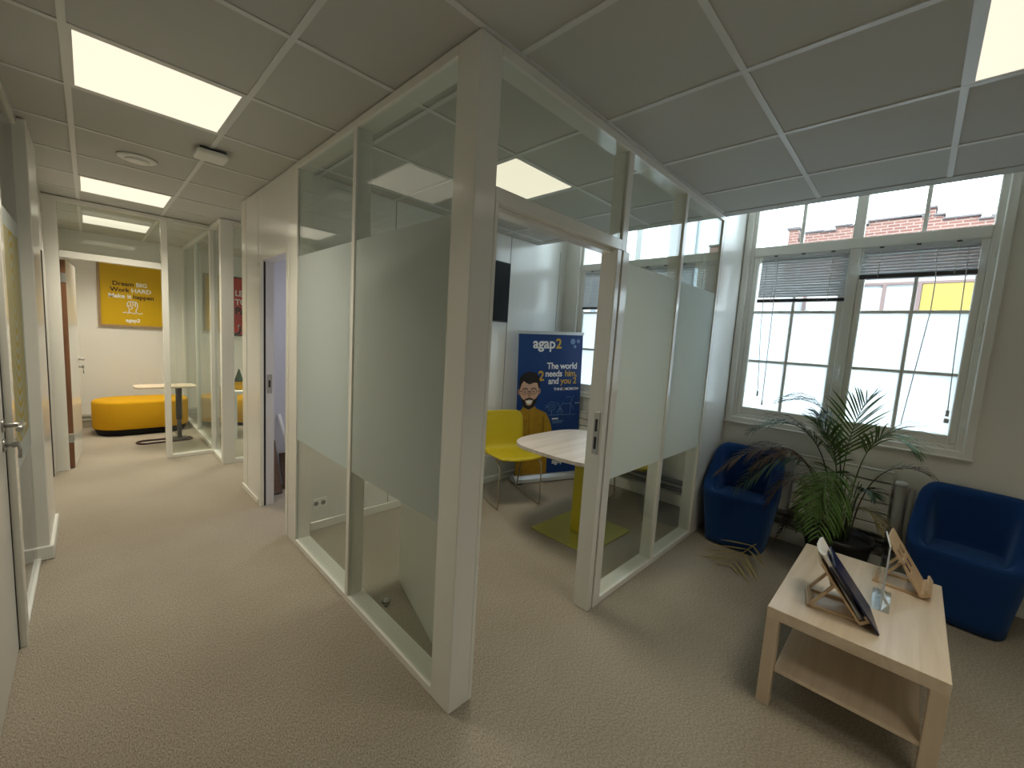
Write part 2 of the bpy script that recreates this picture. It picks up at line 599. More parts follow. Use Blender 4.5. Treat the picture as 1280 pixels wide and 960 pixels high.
# ------------------------------------------------------------------ windows
def window(idx, off, blinds=True):
    W = struct_root('window_%d' % idx, (3.08, off-0.76, 0.98))
    Y = lambda v: off+v
    # outer trim on the room side
    t = MB()
    t.box(3.045, 3.08, Y(-0.055), Y(-0.004), 0.93, 3.05, bev=0.006)
    t.box(3.045, 3.08, Y(-1.525), Y(-1.474), 0.93, 3.05, bev=0.006)
    t.box(3.045, 3.08, Y(-1.474), Y(-0.055), 0.93, 0.985, bev=0.006)
    t.box(3.030, 3.045, Y(-1.53), Y(0.0), 0.93, 0.945, bev=0.004)
    obj('window_trim', t, M_win, W)
    f = MB()
    for a, b in ((-0.085, -0.04), (-1.485, -1.44)):
        f.box(3.075, 3.13, Y(a), Y(b), 0.98, 2.98, bev=0.004)
    f.box(3.07, 3.13, Y(-0.80), Y(-0.735), 0.98, 2.98, bev=0.004)
    f.box(3.075, 3.13, Y(-1.44), Y(-0.085), 0.98, 1.015, bev=0.004)
    f.box(3.065, 3.13, Y(-1.44), Y(-0.085), 2.375, 2.455, bev=0.006)
    f.box(3.075, 3.13, Y(-1.44), Y(-0.085), 2.93, 2.98, bev=0.004)
    obj('window_frame', f, M_win, W)
    for (ya, yb) in ((-0.735, -0.085), (-1.44, -0.80)):
        s = MB()
        lo, hi = 1.015, 2.375
        s.box(3.082, 3.122, Y(yb-0.042), Y(yb), lo, hi, bev=0.005)
        s.box(3.082, 3.122, Y(ya), Y(ya+0.042), lo, hi, bev=0.005)
        s.box(3.082, 3.122, Y(ya+0.042), Y(yb-0.042), lo, lo+0.062, bev=0.005)
        s.box(3.082, 3.122, Y(ya+0.042), Y(yb-0.042), hi-0.05, hi, bev=0.005)
        sash = obj('casement', s, M_win, W)
        ga, gb = ya+0.042, yb-0.042
        gm = (ga+gb)/2
        g = MB()
        g.box(3.088, 3.116, Y(gm-0.011), Y(gm+0.011), lo+0.06, hi-0.05, bev=0.004)
        for z in (1.487, 1.908):
            g.box(3.089, 3.115, Y(ga), Y(gb), z-0.011, z+0.011, bev=0.004)
        obj('glazing_bar', g, M_win, sash)
        for (pa, pb) in ((ga, gm-0.011), (gm+0.011, gb)):
            for k, (z0, z1) in enumerate(((1.077, 1.476), (1.498, 1.897), (1.919, 2.325))):
                obj('pane', B(3.100, 3.105, Y(pa), Y(pb), z0, z1), M_wglass, sash)
                if k < 2:
                    obj('privacy_film', MB().quad((3.099, Y(pa), z0), (3.099, Y(pb), z0), (3.099, Y(pb), z1), (3.099, Y(pa), z1)), M_wfilm, sash)
        # top light
        u = MB()
        lo, hi = 2.455, 2.93
        u.box(3.088, 3.118, Y(gm-0.012), Y(gm+0.012), lo, hi, bev=0.003)
        tl = obj('top_light', u, M_win, W)
        obj('pane', B(3.100, 3.105, Y(ya), Y(gm-0.012), lo, hi), M_wglass, tl)
        obj('pane', B(3.100, 3.105, Y(gm+0.012), Y(yb), lo, hi), M_wglass, tl)
    h = MB()
    h.box(3.055, 3.075, Y(-0.775), Y(-0.755), 1.42, 1.50, bev=0.004)
    h.box(3.03, 3.055, Y(-0.772), Y(-0.758), 1.452, 1.468)
    h.box(3.026, 3.038, Y(-0.772), Y(-0.758), 1.38, 1.468, bev=0.004)
    obj('window_handle', h, M_plast, W)
    for z in (1.10, 1.75, 2.25):
        for yy in (-0.062, -1.463):
            obj('hinge', MB().cyl((3.078, Y(yy), z), (3.078, Y(yy), z+0.09), 0.007, n=8), M_win, W)
    return W


window(1, 0.0)
window(2, 1.79)
window(3, 4.95)  # unseen window, added to bring bluish daylight into the side office


slat_me = {}


def blind(y0, y1, ztop, zbot, label, gap=0.0205, stack=False):
    ym = (y0+y1)/2
    b = thing('venetian_blind', label, 'blind', (3.035, ym, zbot), 0, 'grey venetian blinds')
    obj('headrail', B(3.020, 3.055, y0+0.004, y1-0.004, ztop, ztop+0.026, bev=0.003), M_slat, b)
    obj('bottom_rail', B(3.022, 3.052, y0-0.004, y1+0.004, zbot, zbot+0.026 if not stack else zbot+0.032, bev=0.004), M_dark, b)
    L = round(y1-y0, 3)
    z = ztop-0.012
    zb = zbot+0.034
    n = int((z-zb)/gap)+1
    rot = Matrix.Rotation(math.radians(-59), 3, 'Y')
    for k in range(n):
        zz = z-k*gap
        if L not in slat_me:
            def fs(u, v):
                x = (u-0.5)*0.025
                p = Vector((x, (v-0.5)*L, 0.0022*(1-(2*u-1)**2)))
                return rot @ p
            mb = MB().grid(fs, 4, 1)
            slat_me[L] = None
            o = obj('slat', mb, M_slat, b, local=True, smooth=True)
            slat_me[L] = o.data
        else:
            o = bpy.data.objects.new('slat', slat_me[L]); COL.objects.link(o); o.parent = b
        o.location = (0, 0, zz-zbot)
    for yy in (y0+0.10, y1-0.10):
        obj('ladder_cord', MB().cyl((3.0225, yy, zbot+0.01), (3.0225, yy, ztop), 0.002, n=6), M_plast, b)
    for yy in (y0+0.10, y1-0.10, ym):
        obj('bracket', B(3.016, 3.058, yy-0.012, yy+0.012, ztop+0.02, ztop+0.03), M_dark, b)
    return b


b1 = blind(-0.738, -0.160, 2.335, 1.985, 'grey venetian blind lowered further, in the casement beside the glass partition')
obj('pull_cord', MB().tube([(3.018, -0.20, 2.33), (3.02, -0.21, 1.8), (3.03, -0.245, 1.23)], 0.0025, 6).cyl((3.03, -0.245, 1.19), (3.03, -0.245, 1.235), 0.007, n=8), M_slat, b1)
obj('tilt_wand', MB().tube([(3.018, -0.28, 2.33), (3.02, -0.285, 1.7), (3.02, -0.29, 1.15)], 0.003, 6).cyl((3.02, -0.29, 1.12), (3.02, -0.29, 1.16), 0.006, n=8), M_slat, b1)
b2 = blind(-1.397, -0.816, 2.335, 2.142, 'grey venetian blind half raised on the casement showing the yellow panel', gap=0.0205, stack=True)
obj('pull_cord', MB().tube([(3.018, -1.20, 2.33), (3.015, -1.215, 2.1), (3.01, -1.215, 1.9), (3.02, -1.16, 1.12)], 0.003, 6), M_slat, b2)
obj('tilt_wand', MB().tube([(3.018, -1.345, 2.33), (3.018, -1.36, 1.7), (3.02, -1.375, 1.25)], 0.003, 6).cyl((3.02, -1.375, 1.21), (3.02, -1.375, 1.25), 0.009, n=8).box(3.008, 3.03, -1.388, -1.364, 1.165, 1.195, bev=0.003), M_slat, b2)
blind(1.062, 1.635, 2.335, 1.94, 'grey venetian blind seen behind the meeting room banner')
blind(0.40, 0.97, 2.335, 1.95, 'grey venetian blind in the meeting room, window half beside the partition')

# ------------------------------------------------------------------ glass partition, corridor side (x 0..0.1) and lounge side (y 0..0.1)
T = 2.596
ZF0, ZF1 = 0.765, 2.000
pl = struct_root('wall_partition_corridor', (0, 0, 0), 'white framed glass partition with frosted band along the corridor')
obj('corner_post', B(0, 0.106, 0, 0.13, 0, T, bev=0.003), M_frame, pl)
obj('sill_rail', B(0, 0.10, 0.13, 1.80, 0, 0.038, bev=0.002), M_frame, pl)
obj('head_rail', B(0, 0.10, 0.13, 1.80, 2.557, T, bev=0.002), M_frame, pl)
obj('mullion', B(0, 0.088, 0.950, 0.985, 0.038, 2.557, bev=0.002), M_frame, pl)
obj('end_panel', B(0, 0.10, 1.80, 1.955, 0, T, bev=0.002), M_frame, pl)
obj('door_jamb', B(-0.004, 0.10, 1.957, 2.005, 0, 2.09, bev=0.002), M_frame, pl)
for a, b in ((0.13, 0.950), (0.985, 1.80)):
    p = obj('glass_pane', B(0.010, 0.018, a, b, 0.038, 2.557), M_glass, pl)
    obj('privacy_film', MB().quad((0.0085, a, ZF0), (0.0085, b, ZF0), (0.0085, b, ZF1), (0.0085, a, ZF1)), M_film, p)
obj('door_header', B(-0.004, 0.10, 2.005, 2.65, 2.045, 2.09, bev=0.002), M_frame, pl)
obj('over_panel', B(0.004, 0.10, 1.957, 2.70, 2.09, T, bev=0.002), M_panel, pl)
obj('door_jamb', B(-0.004, 0.024, 2.64, 2.70, 0, 2.09, bev=0.002), M_frame, pl)
obj('door_seal', B(0.024, 0.040, 2.65, 2.70, 0, 2.045), M_seal, pl)
lj = obj('jamb_lining', B(0.040, 0.10, 2.64, 2.70, 0, 2.09), M_lilac, pl)
obj('strike_plate', B(0.046, 0.085, 2.637, 2.640, 0.97, 1.13, bev=0.001), M_steel, lj)
obj('latch_slot', B(0.058, 0.072, 2.635, 2.638, 1.02, 1.08), M_seal, lj)
obj('end_panel', B(0.002, 0.10, 2.702, 3.06, 0, T, bev=0.002), M_panel, pl)
obj('end_post', B(-0.002, 0.10, 3.062, 3.20, 0, T, bev=0.003), M_frame, pl)
obj('baseboard', B(-0.012, 0.0, 2.70, 3.20, 0, 0.05, bev=0.003), M_frame, pl)

pr = struct_root('wall_partition_lounge', (0, 0, 0), 'white framed glass partition with frosted panes and a doorway beside the blue armchair')
obj('door_head_rail', B(0.106, 1.03, 0, 0.10, 2.05, 2.105, bev=0.002), M_frame, pr)
obj('door_stop', B(0.106, 0.99, 0.035, 0.09, 2.03, 2.05, bev=0.002), M_frame, pr)
obj('head_rail', B(0.106, 2.54, 0, 0.10, 2.557, T, bev=0.002), M_frame, pr)
obj('hinge_jamb', B(0.106, 0.125, 0.0, 0.06, 0, 2.05, bev=0.002), M_frame, pr)
obj('door_jamb', B(0.992, 1.035, 0.0, 0.10, 0, 2.05, bev=0.003), M_frame, pr)
obj('jamb_seal', B(1.035, 1.045, 0.012, 0.08, 0, 2.05), M_seal, pr)
jb = obj('mullion', B(1.045, 1.112, -0.004, 0.10, 0, 2.05, bev=0.003), M_frame, pr)
obj('mullion', B(1.03, 1.085, 0.0, 0.088, 2.05, 2.557, bev=0.002), M_frame, pr)
obj('strike_plate', B(0.986, 0.992, 0.02, 0.055, 0.93, 1.17, bev=0.001), M_steel, jb)
obj('latch_slot', B(0.984, 0.987, 0.030, 0.045, 1.06, 1.13), M_seal, jb)
obj('latch_slot', B(0.984, 0.987, 0.030, 0.045, 0.96, 1.03), M_seal, jb)
obj('mullion', B(1.785, 1.825, 0, 0.088, 0.038, 2.557, bev=0.002), M_frame, pr)
obj('sill_rail', B(1.112, 2.54, 0, 0.10, 0, 0.038, bev=0.002), M_frame, pr)
obj('end_post', B(2.50, 2.54, 0, 0.10, 0.038, 2.557, bev=0.002), M_frame, pr)
obj('glass_pane', B(0.106, 1.03, 0.010, 0.018, 2.105, 2.557), M_glass, pr)
for a, b in ((1.085, 1.785), (1.825, 2.50)):
    p = obj('glass_pane', B(a, b, 0.010, 0.018, 0.038, 2.557), M_glass, pr)
    obj('privacy_film', MB().quad((max(a, 1.112), 0.0085, ZF0), (b, 0.0085, ZF0), (b, 0.0085, ZF1), (max(a, 1.112), 0.0085, ZF1)), M_film, p)
obj('solid_panel', B(2.542, 3.08, 0.0, 0.10, 0, 3.1, bev=0.002), M_panel, pr)

# meeting room door, swung open against the inside of the corridor glass
d1 = struct_root('door_1', (0.125, 0.11, 0), 'white meeting room door standing open behind the corridor glass')
d1.rotation_euler = (0, 0, math.radians(75.2))
obj('door_leaf', B(0, 0.87, -0.02, 0.02, 0.008, 2.03, bev=0.002), M_panel, d1, local=True)
h = MB()
for s in (-1, 1):
    h.cyl((0.81, s*0.02, 1.04), (0.81, s*0.06, 1.04), 0.010, n=10)
    h.cyl((0.81, s*0.06, 1.04), (0.69, s*0.06, 1.04), 0.010, n=10)
    h.cyl((0.81, s*0.02, 1.04), (0.81, s*0.026, 1.04), 0.026, n=16)
obj('door_handle', h, M_steel, d1, local=True)

# meeting room back wall and storeroom walls
wm = struct('wall_meeting', B(0.10, 3.08, 1.955, 2.05, 0, 2.6), M_panel)
M_joint = mat('joint_grey', (0.35, 0.36, 0.38), 0.5)
for x in (0.80, 1.46, 2.13, 2.95):
    obj('panel_joint', B(x-0.003, x+0.003, 1.951, 1.956, 0.07, 2.598), M_joint, wm)
obj('wall_top', B(2.55, 3.08, 1.955, 2.05, 2.6, 3.1), M_panel, wm)
obj('baseboard', B(0.155, 3.06, 1.938, 1.955, 0, 0.065, bev=0.003), M_frame, wm)
struct('wall_storeroom', B(0.10, 3.08, 3.10, 3.20, 0, 3.1), M_lilac)
struct('wall_storeroom_end', B(1.5, 1.56, 2.05, 3.10, 0, 2.6), M_lilac)

# ------------------------------------------------------------------ left wall
wl = struct_root('wall_left', (-1.25, 0, 0))
obj('wall_section', B(-1.37, -1.245, -3.2, 0.66, 0, 2.598), M_panel, wl)
obj('door_post', B(-1.31, -1.225, 0.66, 0.70, 0, 2.598), M_frame, wl)
obj('door_post', B(-1.30, -1.219, 1.568, 1.645, 0, 2.598, bev=0.002), M_frame, wl)
obj('door_seal', B(-1.30, -1.2425, 1.5595, 1.567, 0, 2.05), M_seal, wl)
obj('door_head_rail', B(-1.30, -1.225, 0.70, 1.568, 2.05, 2.10, bev=0.002), M_frame, wl)
obj('glass_pane', B(-1.262, -1.254, 0.70, 1.568, 2.10, 2.56), M_glass, wl)
obj('head_rail', B(-1.30, -1.225, 0.70, 2.53, 2.56, 2.598), M_frame, wl)
obj('glass_bead', B(-1.245, -1.222, 1.645, 1.665, 0, 2.56), M_plast, wl)
obj('sill_rail', B(-1.262, -1.228, 1.665, 2.53, 0, 0.022, bev=0.002), M_plast, wl)
gp = obj('glass_pane', B(-1.250, -1.242, 1.645, 2.53, 0.022, 2.56), M_glass, wl)
obj('privacy_film', MB().quad((-1.2405, 1.665, 0.745), (-1.2405, 2.53, 0.745), (-1.2405, 2.53, 2.015), (-1.2405, 1.665, 2.015)), M_film, gp)
obj('gold_decal', MB().quad((-1.2395, 1.70, 0.86), (-1.2395, 2.45, 0.86), (-1.2395, 2.45, 1.93), (-1.2395, 1.70, 1.93)), M_decal, gp)
obj('column', B(-1.37, -1.188, 2.53, 3.10, 0, 2.598, bev=0.004), M_panel, wl)
obj('baseboard', B(-1.26, -1.172, 2.515, 3.115, 0, 0.09, bev=0.006), M_plast, wl)
obj('door_head_panel', B(-1.37, -1.245, 3.10, 4.52, 2.07, 2.598), M_panel, wl)
obj('door_seal', B(-1.30, -1.248, 4.45, 4.475, 0, 2.07), M_seal, wl)
obj('door_post', B(-1.37, -1.235, 4.475, 4.50, 0, 2.07), M_frame, wl)
obj('door_seal', B(-1.30, -1.24, 4.50, 4.52, 0, 2.07), M_seal, wl)
obj('door_post', B(-1.37, -1.235, 3.10, 3.14, 0, 2.07), M_frame, wl)
obj('wall_section', B(-1.40, -1.30, 4.52, 6.8, 0, 2.598), M_wall, wl)
obj('wall_section', B(-3.6, -1.37, -0.2, -0.1, 0, 2.598), M_wall, wl)
obj('wall_section', B(-3.6, -1.37, 3.12, 3.22, 0, 2.598), M_wall, wl)
d2 = struct_root('door_2', (-1.29, 3.8, 0), 'white closed door in the corridor recess past the column')
obj('door_leaf', B(-1.34, -1.30, 3.145, 4.445, 0.008, 2.065), M_panel, d2)

d3 = struct_root('door_3', (-1.25, 0.70, 0), 'grey white office door with steel lever at the near end of the corridor')
obj('door_leaf', B(-1.29, -1.245, 0.703, 1.558, 0.008, 2.045, bev=0.002), M_panel, d3)
h = MB()
h.cyl((-1.245, 1.505, 1.05), (-1.239, 1.505, 1.05), 0.027, n=20)
h.cyl((-1.245, 1.505, 1.05), (-1.187, 1.505, 1.05), 0.0105, n=14)
h.cyl((-1.189, 1.516, 1.05), (-1.189, 1.39, 1.05), 0.0105, n=14)
obj('door_handle', h, M_steel, d3)
h = MB()
h.cyl((-1.245, 1.505, 0.965), (-1.239, 1.505, 0.965), 0.027, n=20)
h.cyl((-1.245, 1.505, 0.965), (-1.215, 1.505, 0.965), 0.009, n=12)
h.box(-1.222, -1.200, 1.502, 1.508, 0.952, 0.978, bev=0.002)
h.tube([(-1.203, 1.505, 0.965), (-1.200, 1.506, 0.94), (-1.202, 1.508, 0.905)], 0.006, 8)
obj('lock_with_key', h, M_steel, d3)

# ------------------------------------------------------------------ end of the corridor
pe = struct_root('wall_partition_end', (0, 4.6, 0), 'white framed glass partition at the end of the corridor')
obj('jamb_post', B(-1.245, -1.150, 4.60, 4.67, 0, T, bev=0.002), M_frame, pe)
obj('head_rail', B(-1.15, 0.0, 4.60, 4.67, 2.553, T, bev=0.002), M_frame, pe)
obj('door_head_rail', B(-1.15, -0.42, 4.595, 4.67, 2.05, 2.112, bev=0.002), M_frame, pe)
obj('post', B(-0.42, -0.366, 4.60, 4.67, 0, 2.553, bev=0.002), M_frame, pe)
obj('corner_post', B(0.0, 0.05, 4.60, 4.67, 0, T, bev=0.002), M_frame, pe)
obj('sill_rail', B(-0.366, 0.0, 4.60, 4.67, 0, 0.035, bev=0.002), M_frame, pe)
obj('glass_pane', B(-1.15, -0.42, 4.645, 4.653, 2.112, 2.553), M_glass, pe)
obj('glass_pane', B(-0.366, 0.0, 4.645, 4.653, 0.035, 2.553), M_glass, pe)
ps = struct_root('wall_partition_side', (0, 4.14, 0), 'white framed glass partition of the side office with the red poster')
obj('corner_post', B(0.0, 0.113, 4.06, 4.14, 0, T, bev=0.002), M_frame, ps)
obj('sill_rail', B(0.0, 0.06, 4.14, 4.60, 0, 0.04, bev=0.002), M_frame, ps)
obj('head_rail', B(0.0, 0.06, 4.14, 4.60, 2.553, T, bev=0.002), M_frame, ps)
obj('glass_pane', B(0.035, 0.043, 4.14, 4.60, 0.04, 2.553), M_glass, ps)
obj('sill_rail', B(0.113, 3.08, 4.06, 4.14, 0, 0.04, bev=0.002), M_frame, ps)
obj('head_rail', B(0.113, 3.08, 4.06, 4.14, 2.553, T, bev=0.002), M_frame, ps)
for a, b in ((0.113, 1.05), (1.10, 2.05), (2.10, 3.08)):
    obj('glass_pane', B(a, b, 4.11, 4.118, 0.04, 2.553), M_glass, ps)
for x in (1.05, 2.05):
    obj('mullion', B(x, x+0.05, 4.06, 4.14, 0.04, 2.553), M_frame, ps)
pd = struct_root('wall_partition_divider', (0.05, 5.7, 0), 'glass partition between the lounge with the ottoman and the side office')
obj('sill_rail', B(0.02, 0.08, 4.67, 6.8, 0, 0.05, bev=0.002), M_frame, pd)
obj('head_rail', B(0.02, 0.08, 4.67, 6.8, 2.55, T, bev=0.002), M_frame, pd)
ys = [4.67, 5.75, 6.8]
for a, b in zip(ys, ys[1:]):
    obj('glass_pane', B(0.046, 0.054, a+0.005, b-0.02, 0.05, 2.55), M_glass, pd)
    obj('mullion', B(0.026, 0.074, b-0.02, b+(0.005 if b < 6.7 else 0), 0.05, 2.55), M_frame, pd)

# open door at the end
d4 = struct_root('door_4', (-1.135, 4.68, 0), 'white door with bare brown edge standing open at the corridor end')
d4.rotation_euler = (0, 0, math.radians(86))
obj('door_leaf', B(0.003, 0.74, -0.02, 0.02, 0.01, 2.035), M_panel, d4, local=True)
ed = obj('door_edge', B(0, 0.003, -0.0195, 0.0195, 0.01, 2.035), M_core, d4, local=True)
for z in (0.26, 1.82):
    obj('hinge', B(-0.006, 0.0, -0.022, 0.022, z, z+0.09, bev=0.002), M_steel, d4, local=True)
h = MB()
for z, l in ((1.04, 0.11),):
    h.cyl((0.68, -0.02, z), (0.68, -0.065, z), 0.009, n=10)
    h.cyl((0.69, -0.062, z), (0.57, -0.062, z), 0.009, n=10)
h.cyl((0.68, -0.02, 0.955), (0.68, -0.045, 0.955), 0.008, n=10)
h.box(0.677, 0.683, -0.06, -0.04, 0.94, 0.97)
h.cyl((0.68, -0.055, 0.94), (0.68, -0.055, 0.88), 0.005, n=8)
obj('door_handle', h, M_steel, d4, local=True)

# ------------------------------------------------------------------ ceiling lights
LLAB = {0: 'large square ceiling light panel nearest the viewer in the corridor',
        1: 'square ceiling light panel farther down the corridor, just before the end door',
        2: 'square ceiling light panel behind the glass above the end door, over the yellow ottoman',
        3: 'square ceiling light panel inside the glass meeting room over the round-cornered table',
        4: 'square ceiling light panel over the coffee table near the windows',
        5: 'unseen square ceiling light panel added to light the storeroom',  # out of view; cool lamp added to light the lilac storeroom wall
        6: 'unseen square ceiling light panel added to brighten the side office with the red poster',  # out of view; lamp added to lift the side office brightness
        7: 'square ceiling light panel behind the photographer in the entrance',
        8: 'square ceiling light panel in the office behind the gold ring glass'}
for i, (x, y, _) in enumerate(LIGHTS):
    L = thing('ceiling_light', LLAB[i], 'light', (x+0.3, y+0.3, 2.6), 0, 'square ceiling light panels')
    fr = MB()
    for a in ((-0.288, 0.288, -0.288, -0.276), (-0.288, 0.288, 0.276, 0.288), (-0.288, -0.276, -0.276, 0.276), (0.276, 0.288, -0.276, 0.276)):
        fr.box(a[0], a[1], a[2], a[3], -0.001, 0.016)
    obj('frame', fr, M_bar, L, local=True)
    obj('diffuser', B(-0.276, 0.276, -0.276, 0.276, 0.001, 0.012), M_diff, L, local=True)
    ld = bpy.data.lights.new('panel_lamp', 'AREA')
    ld.shape = 'SQUARE'; ld.size = 0.55
    ld.energy = LAMP_W*{1: 1.45, 2: 1.75, 3: 0.85, 4: 0.6, 5: 0.6, 6: 2.0, 7: 0.5, 8: 0.6}.get(i, 1.0); ld.color = LAMP_C if i != 5 else (0.85, 0.88, 1.0)
    ld.spread = math.radians(118)
    lo = bpy.data.objects.new('panel_lamp', ld)
    COL.objects.link(lo); lo.parent = L; lo.location = (0, 0, -0.004)

# ceiling devices
sdv = thing('ceiling_vent', 'round flush ventilation disc on the corridor ceiling between the two light panels', 'vent', (-0.71, 2.72, 2.598))
obj('rim', MB().lathe([(0.105, 0.0), (0.105, -0.006), (0.085, -0.012), (0.080, -0.012)], (-0.71, 2.72, 2.6)), M_plast, sdv)
obj('disc', MB().lathe([(0.062, -0.008), (0.066, -0.016), (0.058, -0.024), (0.02, -0.026)], (-0.71, 2.72, 2.6)), M_plast, sdv)
ap = thing('access_point', 'small square white wireless box on the corridor ceiling beside the first light panel', 'access point', (-0.40, 2.13, 2.598))
obj('base', B(-0.47, -0.33, 2.06, 2.20, 2.585, 2.598, bev=0.004), M_dark, ap)
obj('cover', B(-0.482, -0.318, 2.048, 2.212, 2.555, 2.586, bev=0.012, seg=3), M_plast, ap)

# ------------------------------------------------------------------ coffee table
ct = thing('coffee_table', 'pale oak veneer coffee table with lower shelf holding the wooden book stands', 'table', (1.52, -1.13, 0))
X0, X1, Y0, Y1 = 1.07, 1.965, -1.412, -0.852
obj('tabletop', B(X0, X1, Y0, Y1, 0.40, 0.45, bev=0.0025, seg=2), M_oak, ct)
for lx in (X0, X1-0.05):
    for ly in (Y0, Y1-0.05):
        obj('leg', B(lx, lx+0.05, ly, ly+0.05, 0, 0.40, bev=0.002), M_oakv, ct)
obj('shelf', B(X0+0.012, X1-0.012, Y0+0.05, Y1-0.05, 0.165, 0.18, bev=0.001), M_oak, ct)


def book_stand(name, label, loc, rz, slots, TILT=36):
    """local: leans back toward +y, ledge in front at -y; x across"""
    S = thing(name, label, 'stand', loc, rz, 'wooden book stands')
    tilt = math.radians(TILT)
    R = Matrix.Rotation(-tilt, 3, 'X')
    pr_ = MB()
    Wd, Hh = (0.105, 0.27) if slots else (0.12, 0.28)
    f = lambda a, b, d: R @ Vector((a, d, b)) + Vector((0, -0.06, 0.012))
    # panel with optional slots: built from bars
    if slots:
        xs = [-Wd, -Wd+0.03, -0.012, 0.012, Wd-0.03, Wd]
        pr_.prism([(-Wd, 0), (Wd, 0), (Wd, 0.09), (-Wd, 0.09)], f, 0, 0.008)
        pr_.prism([(-Wd, 0.205), (Wd, 0.205), (Wd, Hh), (-Wd, Hh)], f, 0, 0.008)
        pr_.prism([(-Wd, 0.14), (Wd, 0.14), (Wd, 0.155), (-Wd, 0.155)], f, 0, 0.008)
        for a, b in ((-Wd, -Wd+0.035), (-0.012, 0.012), (Wd-0.035, Wd)):
            pr_.prism([(a, 0.09), (b, 0.09), (b, 0.205), (a, 0.205)], f, 0, 0.008)
    else:
        pr_.prism([(-Wd, 0), (Wd, 0), (Wd, Hh-0.02), (-Wd, Hh-0.02)], f, 0, 0.008)
    obj('back_panel', pr_, M_ply, S, local=True)
    lg = MB()
    lg.prism([(-Wd, 0), (Wd, 0), (Wd, 0.012), (-Wd, 0.012)], f, -0.026, 0)
    lg.prism([(-Wd, 0), (Wd, 0), (Wd, 0.028), (-Wd, 0.028)], f, -0.032, -0.024)
    obj('ledge', lg, M_ply, S, local=True)
    # folding support: base frame on the table and prop frame up to the panel
    b_ = MB()
    for x in (-0.085, 0.07):
        b_.box(x, x+0.015, -0.06, 0.118, 0.0, 0.012, bev=0.001)
    b_.box(-0.085, 0.085, 0.104, 0.122, 0.0, 0.012, bev=0.001)
    obj('base_frame', b_, M_ply, S, local=True)
    p0 = Vector((0, 0.113, 0.006))
    p1 = f(0, 0.15, 0.012)
    d = (p1-p0); L_ = d.length; ang = math.atan2(d.z, d.y)
    R2 = Matrix.Rotation(ang, 3, 'X')
    g = lambda a, b, dd: R2 @ Vector((a, b, dd)) + p0
    q = MB()
    for x in (-0.085, 0.07):
        q.prism([(x, 0), (x+0.015, 0), (x+0.015, L_), (x, L_)], g, -0.005, 0.005)
    for a, b in ((0, 0.016), (L_-0.016, L_)):
        q.prism([(-0.07, a), (0.07, a), (0.07, b), (-0.07, b)], g, -0.005, 0.005)
    obj('prop_frame', q, M_ply, S, local=True)
    return S, f


sA, fA = book_stand('book_stand', 'wooden folding book stand at the near end of the coffee table holding a navy folder', (1.315, -1.075, 0.4505), math.radians(11), False)
sB, fB = book_stand('book_stand', 'empty wooden folding book stand with slotted panel at the far end of the coffee table', (1.81, -1.285, 0.4505), math.radians(-3), True, 32)


def on_stand(S, f, w0, w1, h0, h1, d0, d1, name, m, label, cat, curl=False):
    o = MB()
    if curl:
        n = 8
        def top(u):
            return 0.018*(2*u-1)**2
        for k in range(n):
            ua, ub = k/n, (k+1)/n
            a0, a1 = w0+(w1-w0)*ua, w0+(w1-w0)*ub
            v = [o.bm.verts.new(f(a, b, d-top(u)*(b-h0)/(h1-h0))) for (a, u) in ((a0, ua), (a1, ub)) for b in (h0, h1) for d in (d0, d1)]
            for q in ((0, 1, 3, 2), (4, 6, 7, 5), (0, 4, 5, 1), (2, 3, 7, 6), (0, 2, 6, 4), (1, 5, 7, 3)):
                o.bm.faces.new([v[i] for i in q])
        bmesh.ops.remove_doubles(o.bm, verts=o.bm.verts, dist=1e-5)
    else:
        o.prism([(w0, h0), (w1, h0), (w1, h1), (w0, h1)], f, d0, d1)
    # world transform of the stand
    mw = Matrix.Translation(S.location) @ Matrix.Rotation(S.rotation_euler[2], 4, 'Z')
    for v in o.bm.verts:
        v.co = mw @ v.co
    return tag(obj(name, o, m), label, cat)


on_stand(sA, fA, -0.105, 0.105, 0.0125, 0.285, -0.014, -0.001, 'magazine', M_paper, 'thick white paged magazine on the near stand behind the navy folder', 'magazine', curl=True)
on_stand(sA, fA, -0.145, 0.085, -0.036, 0.245, -0.042, -0.036, 'folder', M_folder, 'navy blue folder leaning in front on the near wooden stand', 'folder')
on_stand(sA, fA, -0.12, 0.115, 0.0125, 0.235, -0.021, -0.015, 'brochure', M_folder, 'navy brochure between the white magazine and the folder on the near stand', 'brochure')

ac = thing('sign_holder', 'clear acrylic sign holder standing between the two wooden stands', 'sign holder', (1.55, -1.195, 0.4502))
obj('base', B(1.425, 1.66, -1.235, -1.17, 0.4502, 0.4545, bev=0.001), M_acr, ac)
mb = MB()
fn = lambda a, b, d: Vector((a, -1.195+d+0.10*(a-1.54), 0.4545+b))
mb.prism([(1.44, 0), (1.645, 0), (1.645, 0.29), (1.44, 0.29)], fn, -0.003, 0.003)
obj('upright', mb, M_acr, ac)
M_edge = film_mat('acrylic_edge', (0.9, 0.93, 0.95), (0.85, 0.88, 0.9), 0.5)
mb = MB()
mb.prism([(1.4385, 0), (1.440, 0), (1.440, 0.29), (1.4385, 0.29)], fn, -0.003, 0.003)
mb.prism([(1.4385, 0.29), (1.645, 0.29), (1.645, 0.292), (1.4385, 0.292)], fn, -0.003, 0.003)
obj('polished_edge', mb, M_edge, ac)


# ------------------------------------------------------------------ blue tub armchairs
def sstep(t):
    t = max(0.0, min(1.0, t)); return t*t*(3-2*t)


def rrect(t, hx, hy, n):
    c, s = math.cos(t), math.sin(t)
    k = (abs(c)**n+abs(s)**n)**(-1.0/n)
    return hx*k*c, hy*k*s


